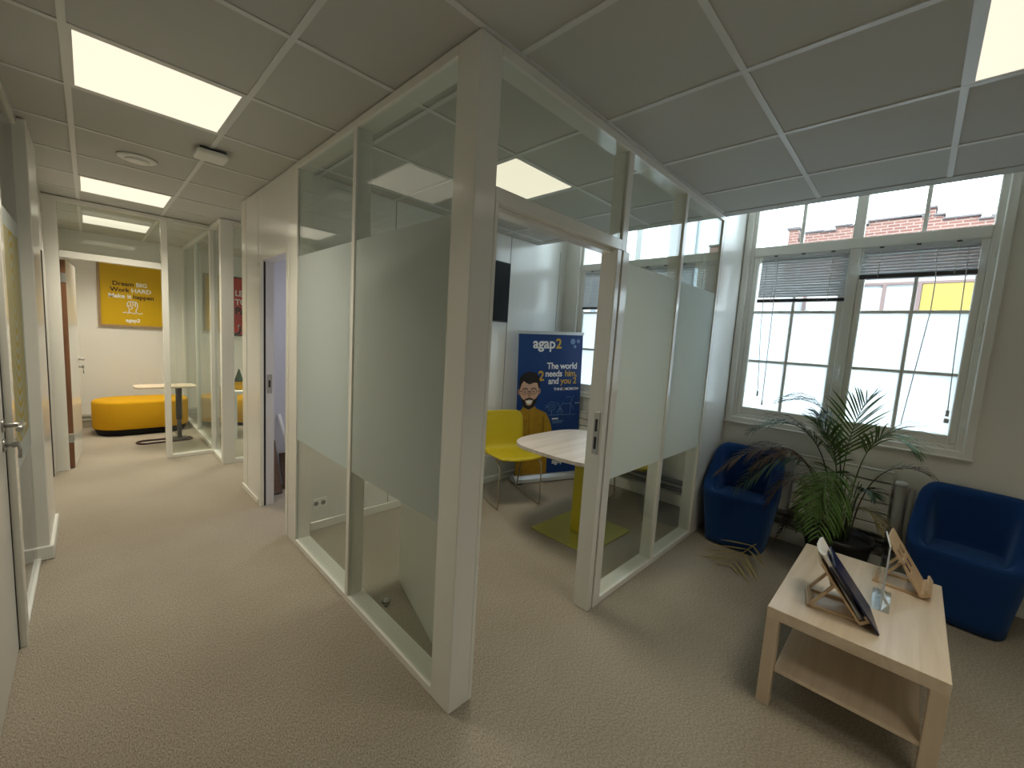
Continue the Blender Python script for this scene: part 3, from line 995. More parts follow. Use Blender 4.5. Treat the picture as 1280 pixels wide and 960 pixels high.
def tub_chair(name, label, loc, rz):
    C = thing(name, label, 'armchair', loc, rz, 'blue tub armchairs')
    N = 72; HX, HY = 0.235, 0.262
    mb = MB(); bm = mb.bm
    rings = []

    def rim(x):           # height of the rim along the depth, front = -x
        return 0.435+0.335*(lambda t: 0.55*t+0.45*sstep(t))(max(0.0, min(1.0, (x+0.215)/0.43)))
    prof = []
    # outer rings: (fraction of height, hx, hy)
    for k in range(9):
        t = k/8
        prof.append(('o', t))
    for k in range(1, 5):
        prof.append(('r', k/4))
    for k in range(1, 7):
        prof.append(('i', k/6))
    SEAT = 0.415
    for typ, t in prof:
        ring = []
        for i in range(N):
            a = 2*PI*i/N
            bx, by = rrect(a, HX, HY, 4.2)
            H = rim(bx)
            tx, ty = rrect(a, HX-0.035, HY-0.05, 4.2)
            if typ == 'o':
                zz = 0.012+(H-0.02-0.012)*t
                u = sstep(min(1, zz/0.44))*0.35+min(1, zz/0.44)*0.65
                x, y = tx+(bx-tx)*u, ty+(by-ty)*u
                x += 0.02*max(0, (zz-0.44))/0.34*(1 if bx > 0 else 0)
            else:
                th = 0.065
                ix, iy = rrect(a, HX-th, HY-th, 4.0)
                x, y = bx+(ix-bx)*1.0, by+(iy-by)*1.0
                if bx > 0:
                    bxx = bx+0.02*max(0, (H-0.44))/0.34
                else:
                    bxx = bx
                if typ == 'r':
                    u = t
                    x = bxx+(ix-bxx)*(0.5-0.5*math.cos(PI*u)); y = by+(iy-by)*(0.5-0.5*math.cos(PI*u))
                    zz = H-0.02+0.022*math.sin(PI*u) - 0.006*u
                else:
                    z0 = H-0.026
                    zz = z0+(SEAT-z0)*sstep(t)*1.0 if z0 > SEAT else z0+(SEAT-z0)*t
                    k = 0.80+0.20*(1-t)**1.5
                    x, y = ix*k, iy*k
            ring.append(bm.verts.new((x, y, zz)))
        rings.append(ring)
    for a, b in zip(rings, rings[1:]):
        for i in range(N):
            bm.faces.new((a[i], a[(i+1) % N], b[(i+1) % N], b[i]))
    bm.faces.new(rings[0][::-1])
    # close the seat with shrinking rings
    last = rings[-1]
    for k in range(1, 4):
        s = 1-k/4
        ring = [bm.verts.new((v.co.x*s, v.co.y*s, SEAT+0.006*(1-s))) for v in rings[-1]]
        for i in range(N):
            bm.faces.new((last[i], last[(i+1) % N], ring[(i+1) % N], ring[i]))
        last = ring
    bm.faces.new(last)
    for f_ in bm.faces:
        f_.smooth = True
    o = obj('shell', mb, M_blue, C, local=True, smooth=True)
    for f_ in o.data.polygons:
        f_.use_smooth = True
    g = MB()
    g.lathe([(0.15, 0.0), (0.15, 0.012)], (0, 0, 0), 24)
    obj('base_glide', g, M_black, C, local=True)
    return C


tub_chair('tub_armchair', 'royal blue tub armchair in the corner beside the glass partition', (2.722, -0.292, 0), math.radians(3))
tub_chair('tub_armchair', 'royal blue tub armchair standing past the palm, behind the coffee table', (2.775, -1.545, 0), math.radians(-8))


# ------------------------------------------------------------------ radiators and pipes
def radiator(y0, y1, label, xw=3.0):
    R_ = thing('radiator', label, 'radiator', (xw+0.02, (y0+y1)/2, 0.30))
    n = 6; h = (0.765-0.30)/n
    for k in range(n):
        obj('radiator_panel', B(xw-0.012, xw+0.018, y0, y1, 0.30+k*h, 0.30+(k+1)*h-0.009, bev=0.004), M_rad, R_)
    obj('backing', B(xw+0.018, xw+0.03, y0+0.01, y1-0.01, 0.31, 0.755), M_dark, R_)
    obj('top_cap', B(xw-0.012, xw+0.035, y0, y1, 0.763, 0.770, bev=0.002), M_rad, R_)
    for y in (y0+0.12, y1-0.12):
        obj('bracket', B(xw+0.03, 3.079, y-0.015, y+0.015, 0.35, 0.70), M_rad, R_)
    return R_


ra = radiator(-1.17, -0.585, 'off white ribbed radiator behind the potted palm')
obj('riser_pipe', MB().cyl((3.0, -1.215, 0.25), (3.0, -1.215, 0.69), 0.030, n=16), M_pipe, ra)
obj('riser_pipe', MB().cyl((2.998, -1.275, 0.20), (2.998, -1.275, 0.68), 0.018, n=14), M_pipe, ra)
obj('valve_cap', MB().lathe([(0.033, 0.0), (0.036, 0.012), (0.030, 0.024), (0.014, 0.03)], (2.995, -1.215, 0.69)), M_plast, ra)
radiator(0.95, 1.70, 'off white ribbed radiator in the meeting room behind the table')
for y0, y1, lab, g in ((-3.2, -0.0015, 'pair of grey heating pipes along the wall behind the blue armchairs', None),
                       (0.1015, 1.954, 'pair of grey heating pipes along the meeting room window wall', None)):
    P_ = thing('heating_pipes', lab, 'pipes', (3.02, (y0+y1)/2, 0.2))
    obj('pipe', MB().cyl((3.045, y0, 0.245), (3.045, y1, 0.245), 0.026, n=14), M_pipeg, P_)
    obj('pipe', MB().cyl((3.05, y0, 0.165), (3.05, y1, 0.165), 0.022, n=14), M_pipeg, P_)


# ------------------------------------------------------------------ palm
def bez(p0, p1, p2, t):
    return p0*(1-t)**2+p1*2*t*(1-t)+p2*t*t


def frond_mb(p0, p1, p2, npair, llen, start=0.3, droop=0.35, wid=0.0145, curl=1.0, rng=random):
    p0, p1, p2 = Vector(p0), Vector(p1), Vector(p2)
    mb = MB()
    pts = [bez(p0, p1, p2, i/18) for i in range(19)]
    mb.tube(pts, 0.0055, 5, taper=0.25)
    for i in range(npair):
        t = start+(1-start)*(i+0.5)/npair
        c = bez(p0, p1, p2, t)
        tg = ((p1-p0)*(1-t)+(p2-p1)*t).normalized()
        side = tg.cross(Vector((0, 0, 1)))
        if side.length < 0.1:
            side = tg.cross(Vector((1, 0, 0)))
        side.normalize()
        nrm = side.cross(tg).normalized()
        prof = math.sin(PI*(0.18+0.75*(i+0.5)/npair))**0.8
        for s in (-1, 1):
            L = 1.2*llen*prof*rng.uniform(0.85, 1.1)
            fwd = 0.55+0.5*t+rng.uniform(-0.1, 0.1)
            d = (side*s*1.0+tg*fwd+nrm*rng.uniform(0.0, 0.3)).normalized()
            prev = None
            n = 5
            wv = d.cross(nrm).normalized()
            q = c.copy()
            for k in range(n+1):
                u = k/n
                ww = wid*(math.sin(PI*min(1, 0.12+0.88*u))**0.7 if u < 1 else 0.05)*0.5
                a = mb.bm.verts.new(q-wv*ww+nrm*0.0015); b = mb.bm.verts.new(q+wv*ww+nrm*0.0015)
                if prev:
                    f = mb.bm.faces.new((prev[0], prev[1], b, a)); f.smooth = True
                prev = (a, b)
                dd = (d+Vector((0, 0, -1))*droop*u*u*2.0*curl).normalized()
                q = q+dd*(L/n)
    return mb


pt = thing('potted_palm', 'tall green areca palm with drooping dry fronds in a black pot before the radiator', 'plant', (2.74, -0.93, 0))
PC = Vector((2.74, -0.93, 0))
obj('pot', MB().lathe([(0.145, 0.0), (0.15, 0.004), (0.195, 0.27), (0.208, 0.275), (0.208, 0.31), (0.196, 0.31), (0.19, 0.27)], PC, 40), M_pot, pt)
obj('soil', MB().lathe([(0.188, 0.25), (0.15, 0.258), (0.05, 0.262)], PC, 24), M_soil, pt)
hd = MB().tube([(2.78, -1.12, 0.285), (2.80, -1.19, 0.29), (2.82, -1.19, 0.30), (2.86, -1.11, 0.29)], 0.006, 6)
obj('pot_handle', hd, M_pot, pt)


def fr(base, mid, tip, n, L, m, **k):
    b = Vector((PC.x+base[0], PC.y+base[1], 0.255))
    obj('frond', frond_mb(b, mid, tip, n, L, **k), m, pt)


fr((0.0, 0.02), (2.66, -0.95, 1.42), (2.64, -0.50, 1.20), 20, 0.22, M_green2, start=0.5, droop=0.5)
fr((0.02, -0.02), (2.70, -0.86, 0.95), (2.66, -0.985, 1.29), 16, 0.26, M_green, start=0.52, droop=0.15)
fr((-0.03, 0.03), (2.62, -0.82, 1.34), (2.47, -0.36, 0.97), 24, 0.24, M_green2, start=0.42, droop=0.5)
fr((-0.02, 0.05), (2.60, -0.72, 1.30), (2.44, -0.17, 0.60), 26, 0.22, M_dry, start=0.5, droop=0.9)
fr((-0.05, 0.02), (2.52, -0.78, 1.22), (2.34, -0.36, 0.56), 24, 0.25, M_green2, start=0.48, droop=0.7)
fr((-0.06, -0.02), (2.48, -0.86, 1.28), (2.36, -0.86, 0.36), 30, 0.22, M_green, start=0.42, droop=0.8, wid=0.012)
fr((-0.05, 0.06), (2.52, -0.74, 1.16), (2.42, -0.42, 0.72), 22, 0.20, M_dry, start=0.5, droop=1.0)
fr((-0.04, 0.0), (2.50, -0.84, 1.10), (2.40, -0.76, 0.36), 24, 0.17, M_green, start=0.45, droop=0.9, wid=0.011)
fr((0.04, -0.03), (2.70, -0.96, 1.28), (2.66, -1.24, 1.00), 24, 0.27, M_green, start=0.45, droop=0.45)
fr((0.05, -0.06), (2.74, -1.02, 0.98), (2.76, -1.34, 0.84), 14, 0.15, M_dry, start=0.6, droop=0.4, wid=0.012)
fr((0.0, -0.06), (2.66, -0.98, 0.80), (2.60, -1.10, 0.66), 12, 0.12, M_green2, start=0.6, droop=0.7)
fr((0.02, 0.08), (2.70, -0.74, 0.72), (2.66, -0.58, 0.16), 16, 0.13, M_dry, start=0.5, droop=1.2)
fr((-0.02, 0.08), (2.60, -0.70, 0.98), (2.55, -0.50, 0.42), 20, 0.20, M_dry, start=0.45, droop=1.0)
fr((0.06, -0.02), (2.76, -0.98, 0.70), (2.72, -1.16, 0.42), 10, 0.16, M_straw, start=0.5, droop=0.5)
fr((0.05, 0.04), (2.80, -0.90, 0.95), (2.84, -0.72, 1.12), 18, 0.22, M_green2, start=0.5, droop=0.4)
fr((0.0, 0.0), (2.66, -0.90, 1.0), (2.58, -0.72, 1.10), 20, 0.24, M_green, start=0.45, droop=0.4)
sp = MB()
for k in range(7):
    a = k*0.9
    b = Vector((PC.x+0.04*math.cos(a), PC.y+0.04*math.sin(a), 0.25))
    sp.tube([b, b+Vector((0.01*math.cos(a), 0.01*math.sin(a), 0.2)), b+Vector((0.05*math.cos(a), 0.05*math.sin(a), 0.45))], 0.007, 6, taper=0.5)
obj('stem', sp, M_stem, pt)

df = frond_mb((2.60, -0.50, 0.12), (2.42, -0.41, 0.05), (2.20, -0.40, 0.014), 6, 0.26, start=0.15, droop=0.12, wid=0.016)
for v in df.bm.verts:
    v.co.z = max(0.004, min(v.co.z, 0.11))
tag(obj('dead_frond', df, M_straw), 'yellowed palm leaf hanging onto the carpet beside the corner blue armchair', 'leaf')

# second plant just outside the frame, its leaf tips show at the right edge
p2 = thing('potted_plant', 'green leafed plant at the right edge above the second blue armchair', 'plant', (2.55, -2.12, 0))
obj('pot', MB().lathe([(0.12, 0.0), (0.16, 0.25), (0.165, 0.28), (0.15, 0.28), (0.145, 0.25)], (2.55, -2.12, 0), 32), M_pot, p2)
obj('soil', MB().lathe([(0.147, 0.24), (0.05, 0.245)], (2.55, -2.12, 0), 20), M_soil, p2)
for mid, tip, n in (((2.55, -2.05, 0.95), (2.52, -1.83, 0.93), 8), ((2.55, -2.0, 0.75), (2.5, -1.85, 0.68), 7), ((2.6, -2.2, 1.1), (2.7, -2.35, 1.2), 8), ((2.5, -2.2, 0.9), (2.4, -2.4, 1.0), 8)):
    obj('frond', frond_mb((2.55, -2.12, 0.24), mid, tip, n, 0.09, start=0.6, wid=0.02), M_green, p2)

# ------------------------------------------------------------------ meeting room furniture
TC = Vector((1.80, 0.63, 0))
mt = thing('meeting_table', 'washed wood meeting table with rounded corners on a yellow pedestal', 'table', TC)
poly = [rrect(2*PI*i/80, 0.50, 0.47, 3.4) for i in range(80)]
mb = MB().prism(poly, lambda a, b, d: Vector((TC.x+a, TC.y+b, d)), 0.715, 0.740)
obj('tabletop', mb, M_ash, mt)
obj('pedestal', B(TC.x-0.045, TC.x+0.075, TC.y-0.06, TC.y+0.06, 0.012, 0.715, bev=0.004), M_yelm, mt)
obj('base_plate', B(1.535, 2.155, 0.36, 0.925, 0.0, 0.012, bev=0.002), M_olive, mt)


def visitor_chair(label, loc, rz):
    """local: faces -y, seat front at y = -0.25"""
    C = thing('sled_chair', label, 'chair', loc, rz, 'yellow sled base chairs')
    path = [(-0.24, 0.445), (-0.225, 0.458), (-0.10, 0.450), (0.05, 0.440), (0.14, 0.443), (0.19, 0.475), (0.215, 0.54), (0.232, 0.63), (0.25, 0.73), (0.27, 0.83)]

    def prof(v):
        x = v*(len(path)-1); i = min(int(x), len(path)-2); f_ = x-i
        pm, p_, q_, qn = path[max(i-1, 0)], path[i], path[i+1], path[min(i+2, len(path)-1)]
        out = []
        for c in (0, 1):
            m0, m1 = (q_[c]-pm[c])/2, (qn[c]-p_[c])/2
            out.append((2*f_**3-3*f_**2+1)*p_[c]+(f_**3-2*f_**2+f_)*m0+(-2*f_**3+3*f_**2)*q_[c]+(f_**3-f_**2)*m1)
        return out

    def fs(u, v):
        y, z = prof(v)
        s = 2*u-1
        w_ = 0.225
        if v < 0.12:
            w_ = 0.225-0.045*((0.12-v)/0.12)**2
        if v > 0.90:
            w_ = 0.225-0.055*((v-0.90)/0.10)**2.2
        if 0.40 < v < 0.6:
            w_ -= 0.012*math.sin(PI*(v-0.4)/0.2)
        z2 = z+0.018*s*s*(1-min(1, v*1.6)) if v < 0.6 else z
        y2 = y-0.03*s*s*sstep((v-0.5)/0.3)
        return Vector((s*w_, y2, z2))
    m_ = MB().grid(fs, 14, 36)
    sh = obj('shell', m_, M_yel, C, local=True, smooth=True)
    so = sh.modifiers.new('thickness', 'SOLIDIFY'); so.thickness = 0.012; so.offset = -1
    for s in (-1, 1):
        x = 0.215*s
        pts = [(x*0.9, -0.10, 0.432), (x, -0.19, 0.425), (x, -0.235, 0.40), (x, -0.245, 0.10), (x, -0.245, 0.03), (x, -0.235, 0.010), (x, -0.20, 0.008),
               (x, 0.20, 0.008), (x, 0.235, 0.012), (x, 0.24, 0.04), (x*0.97, 0.15, 0.38), (x*0.92, 0.10, 0.425), (x*0.8, 0.05, 0.430)]
        obj('sled_leg', MB().tube(pts, 0.0065, 8), M_chrome, C, local=True)
    obj('seat_bar', MB().cyl((-0.19, -0.08, 0.430), (0.19, -0.08, 0.430), 0.007, n=8), M_chrome, C, local=True)
    obj('seat_bar', MB().cyl((-0.17, 0.06, 0.428), (0.17, 0.06, 0.428), 0.007, n=8), M_chrome, C, local=True)
    return C


visitor_chair('yellow plastic chair on a sled base between the table and the banner', (1.835, 1.50, 0), math.radians(-20))
visitor_chair('yellow sled base chair half hidden behind the frosted lounge pane', (2.61, 0.64, 0), math.radians(-79))

# roll-up banner -------------------------------------------------------------
b0 = Vector((2.196, 1.794, 0)); b1_ = Vector((2.99, 1.492, 0))
dirv = (b1_-b0).normalized()
ang = math.atan2(dirv.y, dirv.x)
BN = thing('rollup_banner', 'blue roll-up banner with a bearded man in a mustard shirt behind the yellow chair', 'banner', b0, ang)
LEAN = math.radians(2.0)      # the whole roll-up leans slightly sideways
Rl = Matrix.Rotation(-LEAN, 3, 'Y')


def PB(s, z, d):
    """banner sheet coordinates -> local; d is the distance toward the viewer"""
    p = Vector((s, -d, z))
    c = Vector((0.42, 0, 0.05))
    q = Matrix.Rotation(-LEAN, 3, 'Y') @ (p-c) + c
    return q


bb = MB()
pr2 = [(-0.09, 0.012), (-0.075, 0.045), (-0.03, 0.072), (0.03, 0.072), (0.06, 0.045), (0.06, 0.012)]
bb.prism(pr2, lambda a, b, d: Vector((d, a, b)), 0.0, 0.85)
obj('base', bb, M_alu, BN, local=True)
for x in (0.02, 0.79):
    obj('foot', B(x, x+0.05, -0.10, 0.07, 0, 0.012, bev=0.003), M_black, BN, local=True)
SH0, SH1, SHT = 0.025, 0.825, 1.63
sheet = obj('sheet', MB().prism([(SH0, 0.06), (SH1, 0.06), (SH1, SHT), (SH0, SHT)], PB, -0.001, 0.001), M_navy, BN, local=True)
obj('top_rail', MB().prism([(SH0-0.008, SHT-0.005), (SH1+0.008, SHT-0.005), (SH1+0.008, SHT+0.028), (SH0-0.008, SHT+0.028)], PB, -0.010, 0.010), M_alu, BN, local=True)
obj('support_pole', MB().cyl((0.42, 0.03, 0.05), (0.40, 0.03, 1.60), 0.010, n=8), M_alu, BN, local=True)


def bmtx(s, z, d=0.0016):
    p = PB(s, z, d)
    return Matrix.Translation(p) @ (Matrix.Rotation(-LEAN, 4, 'Y') @ Matrix.Rotation(PI/2, 4, 'X'))


def bpoly(name, pts, m, d, parent=sheet):
    mb_ = MB()
    mb_.bm.faces.new([mb_.bm.verts.new(PB(p[0], p[1], d)) for p in pts])
    return obj(name, mb_, m, parent, local=True)


def ell(cx, cz, rx, rz, n=28, a0=0, a1=2*PI):
    return [(cx+rx*math.cos(a0+(a1-a0)*i/n), cz+rz*math.sin(a0+(a1-a0)*i/n)) for i in range(n)]


def strip(pts, wd, f=None):
    """polyline outline -> list of quads in 2-D"""
    qs = []
    for (a, b) in zip(pts, pts[1:]):
        dx, dz = b[0]-a[0], b[1]-a[1]; l = math.hypot(dx, dz) or 1
        nx, nz = -dz/l*wd/2, dx/l*wd/2
        ex, ez = dx/l*wd/3, dz/l*wd/3
        qs.append([(a[0]+nx-ex, a[1]+nz-ez), (a[0]-nx-ex, a[1]-nz-ez), (b[0]-nx+ex, b[1]-nz+ez), (b[0]+nx+ex, b[1]+nz+ez)])
    return qs


def bstrip(name, lines, wd, m, d):
    mb_ = MB()
    for pts in lines:
        for q in strip(pts, wd):
            mb_.bm.faces.new([mb_.bm.verts.new(PB(p[0], p[1], d)) for p in q])
    return obj(name, mb_, m, sheet, local=True)


sx = 0.02   # prints measured in the photo, shifted onto the sheet
text('lettering', 'agap', 0.158, M_white, sheet, bmtx(0.196, 1.478), bold=0.0038, spacing=0.98)
text('lettering', '2', 0.150, M_gold, sheet, bmtx(0.477, 1.478), bold=0.0035)
text('lettering', 'The world', 0.098, M_white, sheet, bmtx(0.765, 1.252), 'RIGHT', bold=0.002, spacing=0.93)
text('lettering', 'needs', 0.098, M_white, sheet, bmtx(0.575, 1.168), 'RIGHT', bold=0.002, spacing=0.93)
text('lettering', 'him,', 0.098, M_gold, sheet, bmtx(0.765, 1.168), 'RIGHT', bold=0.002, spacing=0.93)
text('lettering', 'and', 0.098, M_white, sheet, bmtx(0.533, 1.086), 'RIGHT', bold=0.002, spacing=0.93)
text('lettering', 'you 2', 0.098, M_gold, sheet, bmtx(0.765, 1.086), 'RIGHT', bold=0.002, spacing=0.93)
text('lettering', 'THINK', 0.042, M_white, sheet, bmtx(0.592, 1.012), 'RIGHT', bold=0.0009, spacing=0.92)
text('lettering', '2', 0.042, M_gold, sheet, bmtx(0.594, 1.012), bold=0.0009)
text('lettering', 'MORROW', 0.042, M_white, sheet, bmtx(0.620, 1.012), bold=0.0009, spacing=0.82)
text('lettering', 'agap', 0.085, M_white, sheet, bmtx(0.485, 0.175), bold=0.002)
text('lettering', '2', 0.085, M_gold, sheet, bmtx(0.655, 0.175), bold=0.002)
text('quote_mark', '2', 0.15, M_gold, sheet, bmtx(0.272, 1.125), bold=0.003)
for c, r in (((0.695, 1.555), 0.032), ((0.765, 1.560), 0.022), ((0.725, 1.500), 0.018)):
    bpoly('printed_disc', ell(c[0], c[1], r, r, 20), M_pale, 0.0016)
# printed man (flat print on the sheet)
bpoly('printed_shirt', [(0.028, 0.775), (0.06, 0.80), (0.095, 0.83), (0.25, 0.825), (0.33, 0.79), (0.385, 0.765), (0.425, 0.70), (0.455, 0.62), (0.47, 0.56), (0.455, 0.45), (0.43, 0.40), (0.42, 0.25), (0.415, 0.062), (0.028, 0.062)], M_shirt, 0.0014)
bpoly('printed_sleeve_fold', [(0.345, 0.73), (0.36, 0.73), (0.372, 0.60), (0.36, 0.48), (0.345, 0.58)], M_shirt2, 0.0018)
bpoly('printed_sleeve_fold', [(0.030, 0.60), (0.06, 0.56), (0.13, 0.50), (0.16, 0.44), (0.06, 0.44), (0.030, 0.50)], M_shirt2, 0.0018)
bpoly('printed_trouser_line', [(0.175, 0.80), (0.183, 0.80), (0.183, 0.45), (0.175, 0.45)], M_shirt2, 0.0018)
bpoly('printed_neck', [(0.105, 0.93), (0.235, 0.93), (0.24, 0.845), (0.205, 0.815), (0.175, 0.800), (0.14, 0.815), (0.10, 0.85)], M_skin2, 0.0018)
bpoly('printed_collar', [(0.095, 0.845), (0.13, 0.825), (0.175, 0.792), (0.215, 0.825), (0.25, 0.845), (0.255, 0.80), (0.18, 0.765), (0.09, 0.80)], M_shirt, 0.0021)
bpoly('printed_ear', ell(0.050, 1.01, 0.017, 0.035, 16), M_skin2, 0.0018)
bpoly('printed_ear', ell(0.292, 1.01, 0.017, 0.035, 16), M_skin2, 0.0018)
bpoly('printed_face', [(0.055, 1.10), (0.06, 0.99), (0.075, 0.92), (0.11, 0.855), (0.17, 0.825), (0.23, 0.855), (0.265, 0.92), (0.282, 0.99), (0.285, 1.10), (0.24, 1.16), (0.17, 1.175), (0.10, 1.16)], M_skin, 0.0021)
bpoly('printed_hair', [(0.048, 1.02), (0.045, 1.10), (0.055, 1.165), (0.10, 1.21), (0.17, 1.225), (0.24, 1.21), (0.285, 1.165), (0.297, 1.10), (0.292, 1.03), (0.275, 1.06), (0.265, 1.10), (0.225, 1.105), (0.17, 1.085), (0.135, 1.10), (0.10, 1.125), (0.075, 1.09), (0.062, 1.05)], M_hair, 0.0024)
bpoly('printed_beard', [(0.066, 0.965), (0.080, 0.90), (0.11, 0.838), (0.17, 0.808), (0.23, 0.838), (0.262, 0.90), (0.277, 0.965), (0.25, 0.93), (0.22, 0.915), (0.20, 0.865), (0.17, 0.855), (0.14, 0.865), (0.12, 0.915), (0.09, 0.93)], M_hair, 0.0024)
bpoly('printed_moustache', [(0.115, 0.925), (0.17, 0.945), (0.225, 0.925), (0.215, 0.912), (0.17, 0.922), (0.125, 0.912)], M_hair, 0.0027)
bpoly('printed_smile', [(0.13, 0.908), (0.17, 0.915), (0.21, 0.908), (0.195, 0.882), (0.17, 0.875), (0.145, 0.882)], M_white, 0.0027)
bpoly('printed_nose', [(0.160, 1.02), (0.180, 1.02), (0.192, 0.96), (0.17, 0.948), (0.150, 0.96)], M_skin2, 0.0024)
bstrip('printed_glasses', [ell(0.118, 1.005, 0.037, 0.026, 20)+[(0.155, 1.005)], ell(0.222, 1.005, 0.037, 0.026, 20)+[(0.259, 1.005)], [(0.155, 1.01), (0.185, 1.01)], [(0.05, 1.015), (0.082, 1.01)], [(0.258, 1.01), (0.29, 1.015)]], 0.005, M_hair, 0.0027)
for cx_ in (0.118, 0.222):
    bpoly('printed_eye', ell(cx_, 1.005, 0.012, 0.007, 12), M_hair, 0.0025)
    bstrip('printed_brow', [[(cx_-0.032, 1.038), (cx_, 1.046), (cx_+0.032, 1.038)]], 0.009, M_hair, 0.0025)
# printed line drawing: gear, windmill and turbine
bstrip('printed_line_art', [[(0.42, 0.735), (0.77, 0.73)], ell(0.455, 0.835, 0.048, 0.05, 22)+[(0.503, 0.835)], ell(0.455, 0.835, 0.022, 0.022, 14)+[(0.477, 0.835)],
                            [(0.455, 0.79), (0.455, 0.735)], [(0.52, 0.88), (0.61, 0.76)], [(0.61, 0.88), (0.52, 0.76)], [(0.54, 0.735), (0.565, 0.82), (0.59, 0.735)],
                            [(0.695, 0.735), (0.70, 0.86)], [(0.70, 0.86), (0.735, 0.945)], [(0.70, 0.86), (0.61, 0.855)], [(0.70, 0.86), (0.74, 0.79)], [(0.64, 0.93), (0.70, 0.935)],
                            [(0.37, 0.85), (0.41, 0.835)], [(0.37, 0.82), (0.41, 0.83)]], 0.005, M_pale, 0.0017)
bstrip('printed_small_print', [[(0.47, 0.692), (0.54, 0.692)]], 0.016, M_white, 0.0017)
bstrip('printed_small_print', [[(0.47, 0.665), (0.61, 0.665)], [(0.47, 0.645), (0.59, 0.645)]], 0.008, M_pale, 0.0017)
bstrip('printed_dots', [[(0.765, 0.86), (0.772, 0.86)], [(0.785, 0.86), (0.792, 0.86)], [(0.803, 0.86), (0.81, 0.86)]], 0.008, M_white, 0.0017)

# television, outlet, door stop
tv = thing('television', 'black flat television mounted on the meeting room back wall', 'television', (1.55, 1.93, 2.0))
obj('wall_bracket', B(1.35, 1.75, 1.915, 1.954, 1.85, 2.15), M_dark, tv)
obj('body', B(1.03, 2.075, 1.885, 1.915, 1.715, 2.315, bev=0.004), M_dark, tv)
obj('screen', B(1.04, 2.065, 1.882, 1.886, 1.727, 2.305), M_black, tv)
po = thing('power_outlet', 'white double power outlet low on the meeting room wall behind the corridor glass', 'outlet', (0.222, 1.953, 0.20))
obj('plate', B(0.17, 0.275, 1.944, 1.955, 0.165, 0.245, bev=0.003), M_plast, po)
obj('socket', MB().cyl((0.195, 1.9435, 0.205), (0.195, 1.946, 0.205), 0.018, n=14), M_dark, po)
obj('socket', MB().cyl((0.248, 1.9435, 0.205), (0.248, 1.946, 0.205), 0.018, n=14), M_dark, po)
ds = thing('door_stop', 'small steel door stop on the carpet behind the corridor glass', 'door stop', (0.16, 0.80, 0))
obj('puck', MB().lathe([(0.020, 0.0), (0.020, 0.02), (0.016, 0.028), (0.006, 0.03)], (0.16, 0.80, 0), 18), M_steel, ds)
obj('rubber_ring', MB().lathe([(0.023, 0.012), (0.024, 0.016), (0.023, 0.020)], (0.16, 0.80, 0), 18), M_black, ds)

# storeroom: boards and tube


def leaning(x0, x1, zt, y_bot, y_top, th):
    d = Vector((0, y_top-y_bot, zt)); L_ = d.length; d.normalize()
    nrm = Vector((0, -d.z, d.y))
    return MB().prism([(x0, 0), (x1, 0), (x1, L_), (x0, L_)], lambda a, b, t: Vector((a, y_bot, 0.003))+d*b+nrm*t, 0, th)


tag(obj('brown_board', leaning(0.150, 0.225, 0.44, 2.86, 3.085, 0.03), M_plank), 'taller brown wooden board leaning just inside the storeroom doorway', 'board')
tag(obj('brown_board', leaning(0.268, 0.36, 0.31, 2.955, 3.085, 0.022), mat('walnut_board', (0.10, 0.055, 0.03), 0.6)), 'shorter brown board leaning to the right of the taller one in the storeroom', 'board')
tag(obj('paper_roll', MB().cyl((0.345, 3.02, 0.30), (0.265, 3.082, 0.70), 0.016, n=14).cyl((0.345, 3.02, 0.30), (0.40, 2.975, 0.004), 0.016, n=14), M_paper), 'thin white paper tube leaning in the storeroom corner behind the boards', 'tube')

# ------------------------------------------------------------------ end room
ot = thing('ottoman', 'long mustard yellow ottoman with rounded ends in the end room', 'ottoman', (-0.50, 6.20, 0))


def stad(hx, r, n=20):
    pts = []
    for i in range(n+1):
        a = -PI/2+PI*i/n
        pts.append((hx-r+r*math.cos(a), r*math.sin(a)))
    for i in range(n+1):
        a = PI/2+PI*i/n
        pts.append((-hx+r+r*math.cos(a), r*math.sin(a)))
    return pts


def loft(prof, cx, cyy):
    """prof: list of (inset, z) over a stadium outline"""
    mb_ = MB(); rings = []
    for ins, z in prof:
        rings.append([mb_.bm.verts.new((cx+p[0], cyy+p[1], z)) for p in stad(0.49-ins, 0.30-ins)])
    n = len(rings[0])
    for a, b in zip(rings, rings[1:]):
        for i in range(n):
            f_ = mb_.bm.faces.new((a[i], a[(i+1) % n], b[(i+1) % n], b[i])); f_.smooth = True
    mb_.bm.faces.new(rings[0][::-1]); mb_.bm.faces.new(rings[-1])
    return mb_


obj('cushion', loft([(0.03, 0.085), (0.004, 0.088), (0, 0.11), (0, 0.415), (0.006, 0.435), (0.022, 0.448), (0.05, 0.452)], -0.50, 6.24), M_must, ot)
obj('plinth', loft([(0.05, 0.0), (0.04, 0.015), (0.012, 0.087)], -0.50, 6.24), M_black, ot)

lt = thing('laptop_table', 'small oak topped side table on a black pole before the yellow ottoman', 'table', (-0.20, 5.50, 0))
mb = MB().prism([rrect(2*PI*i/48, 0.29, 0.17, 6) for i in range(48)], lambda a, b, d: Vector((-0.345+a, 5.30+b, d)), 0.712, 0.73)
obj('tabletop', mb, M_oak, lt)
obj('pole', MB().cyl((-0.20, 5.48, 0.01), (-0.20, 5.48, 0.30), 0.024, n=16).cyl((-0.20, 5.48, 0.27), (-0.20, 5.48, 0.712), 0.033, n=16), M_dark, lt)
pts = [(p[0]*1.0-0.345, p[1]+5.46) for p in stad(0.27, 0.085, 10)]
obj('base_ring', MB().tube([(x, y, 0.012) for x, y in pts+pts[:2]], 0.011, 8, cap=False), mat('maroon_base', (0.035, 0.008, 0.010), 0.4), lt)
obj('base_disc', MB().cyl((-0.20, 5.48, 0.004), (-0.20, 5.48, 0.03), 0.085, n=24), M_dark, lt)

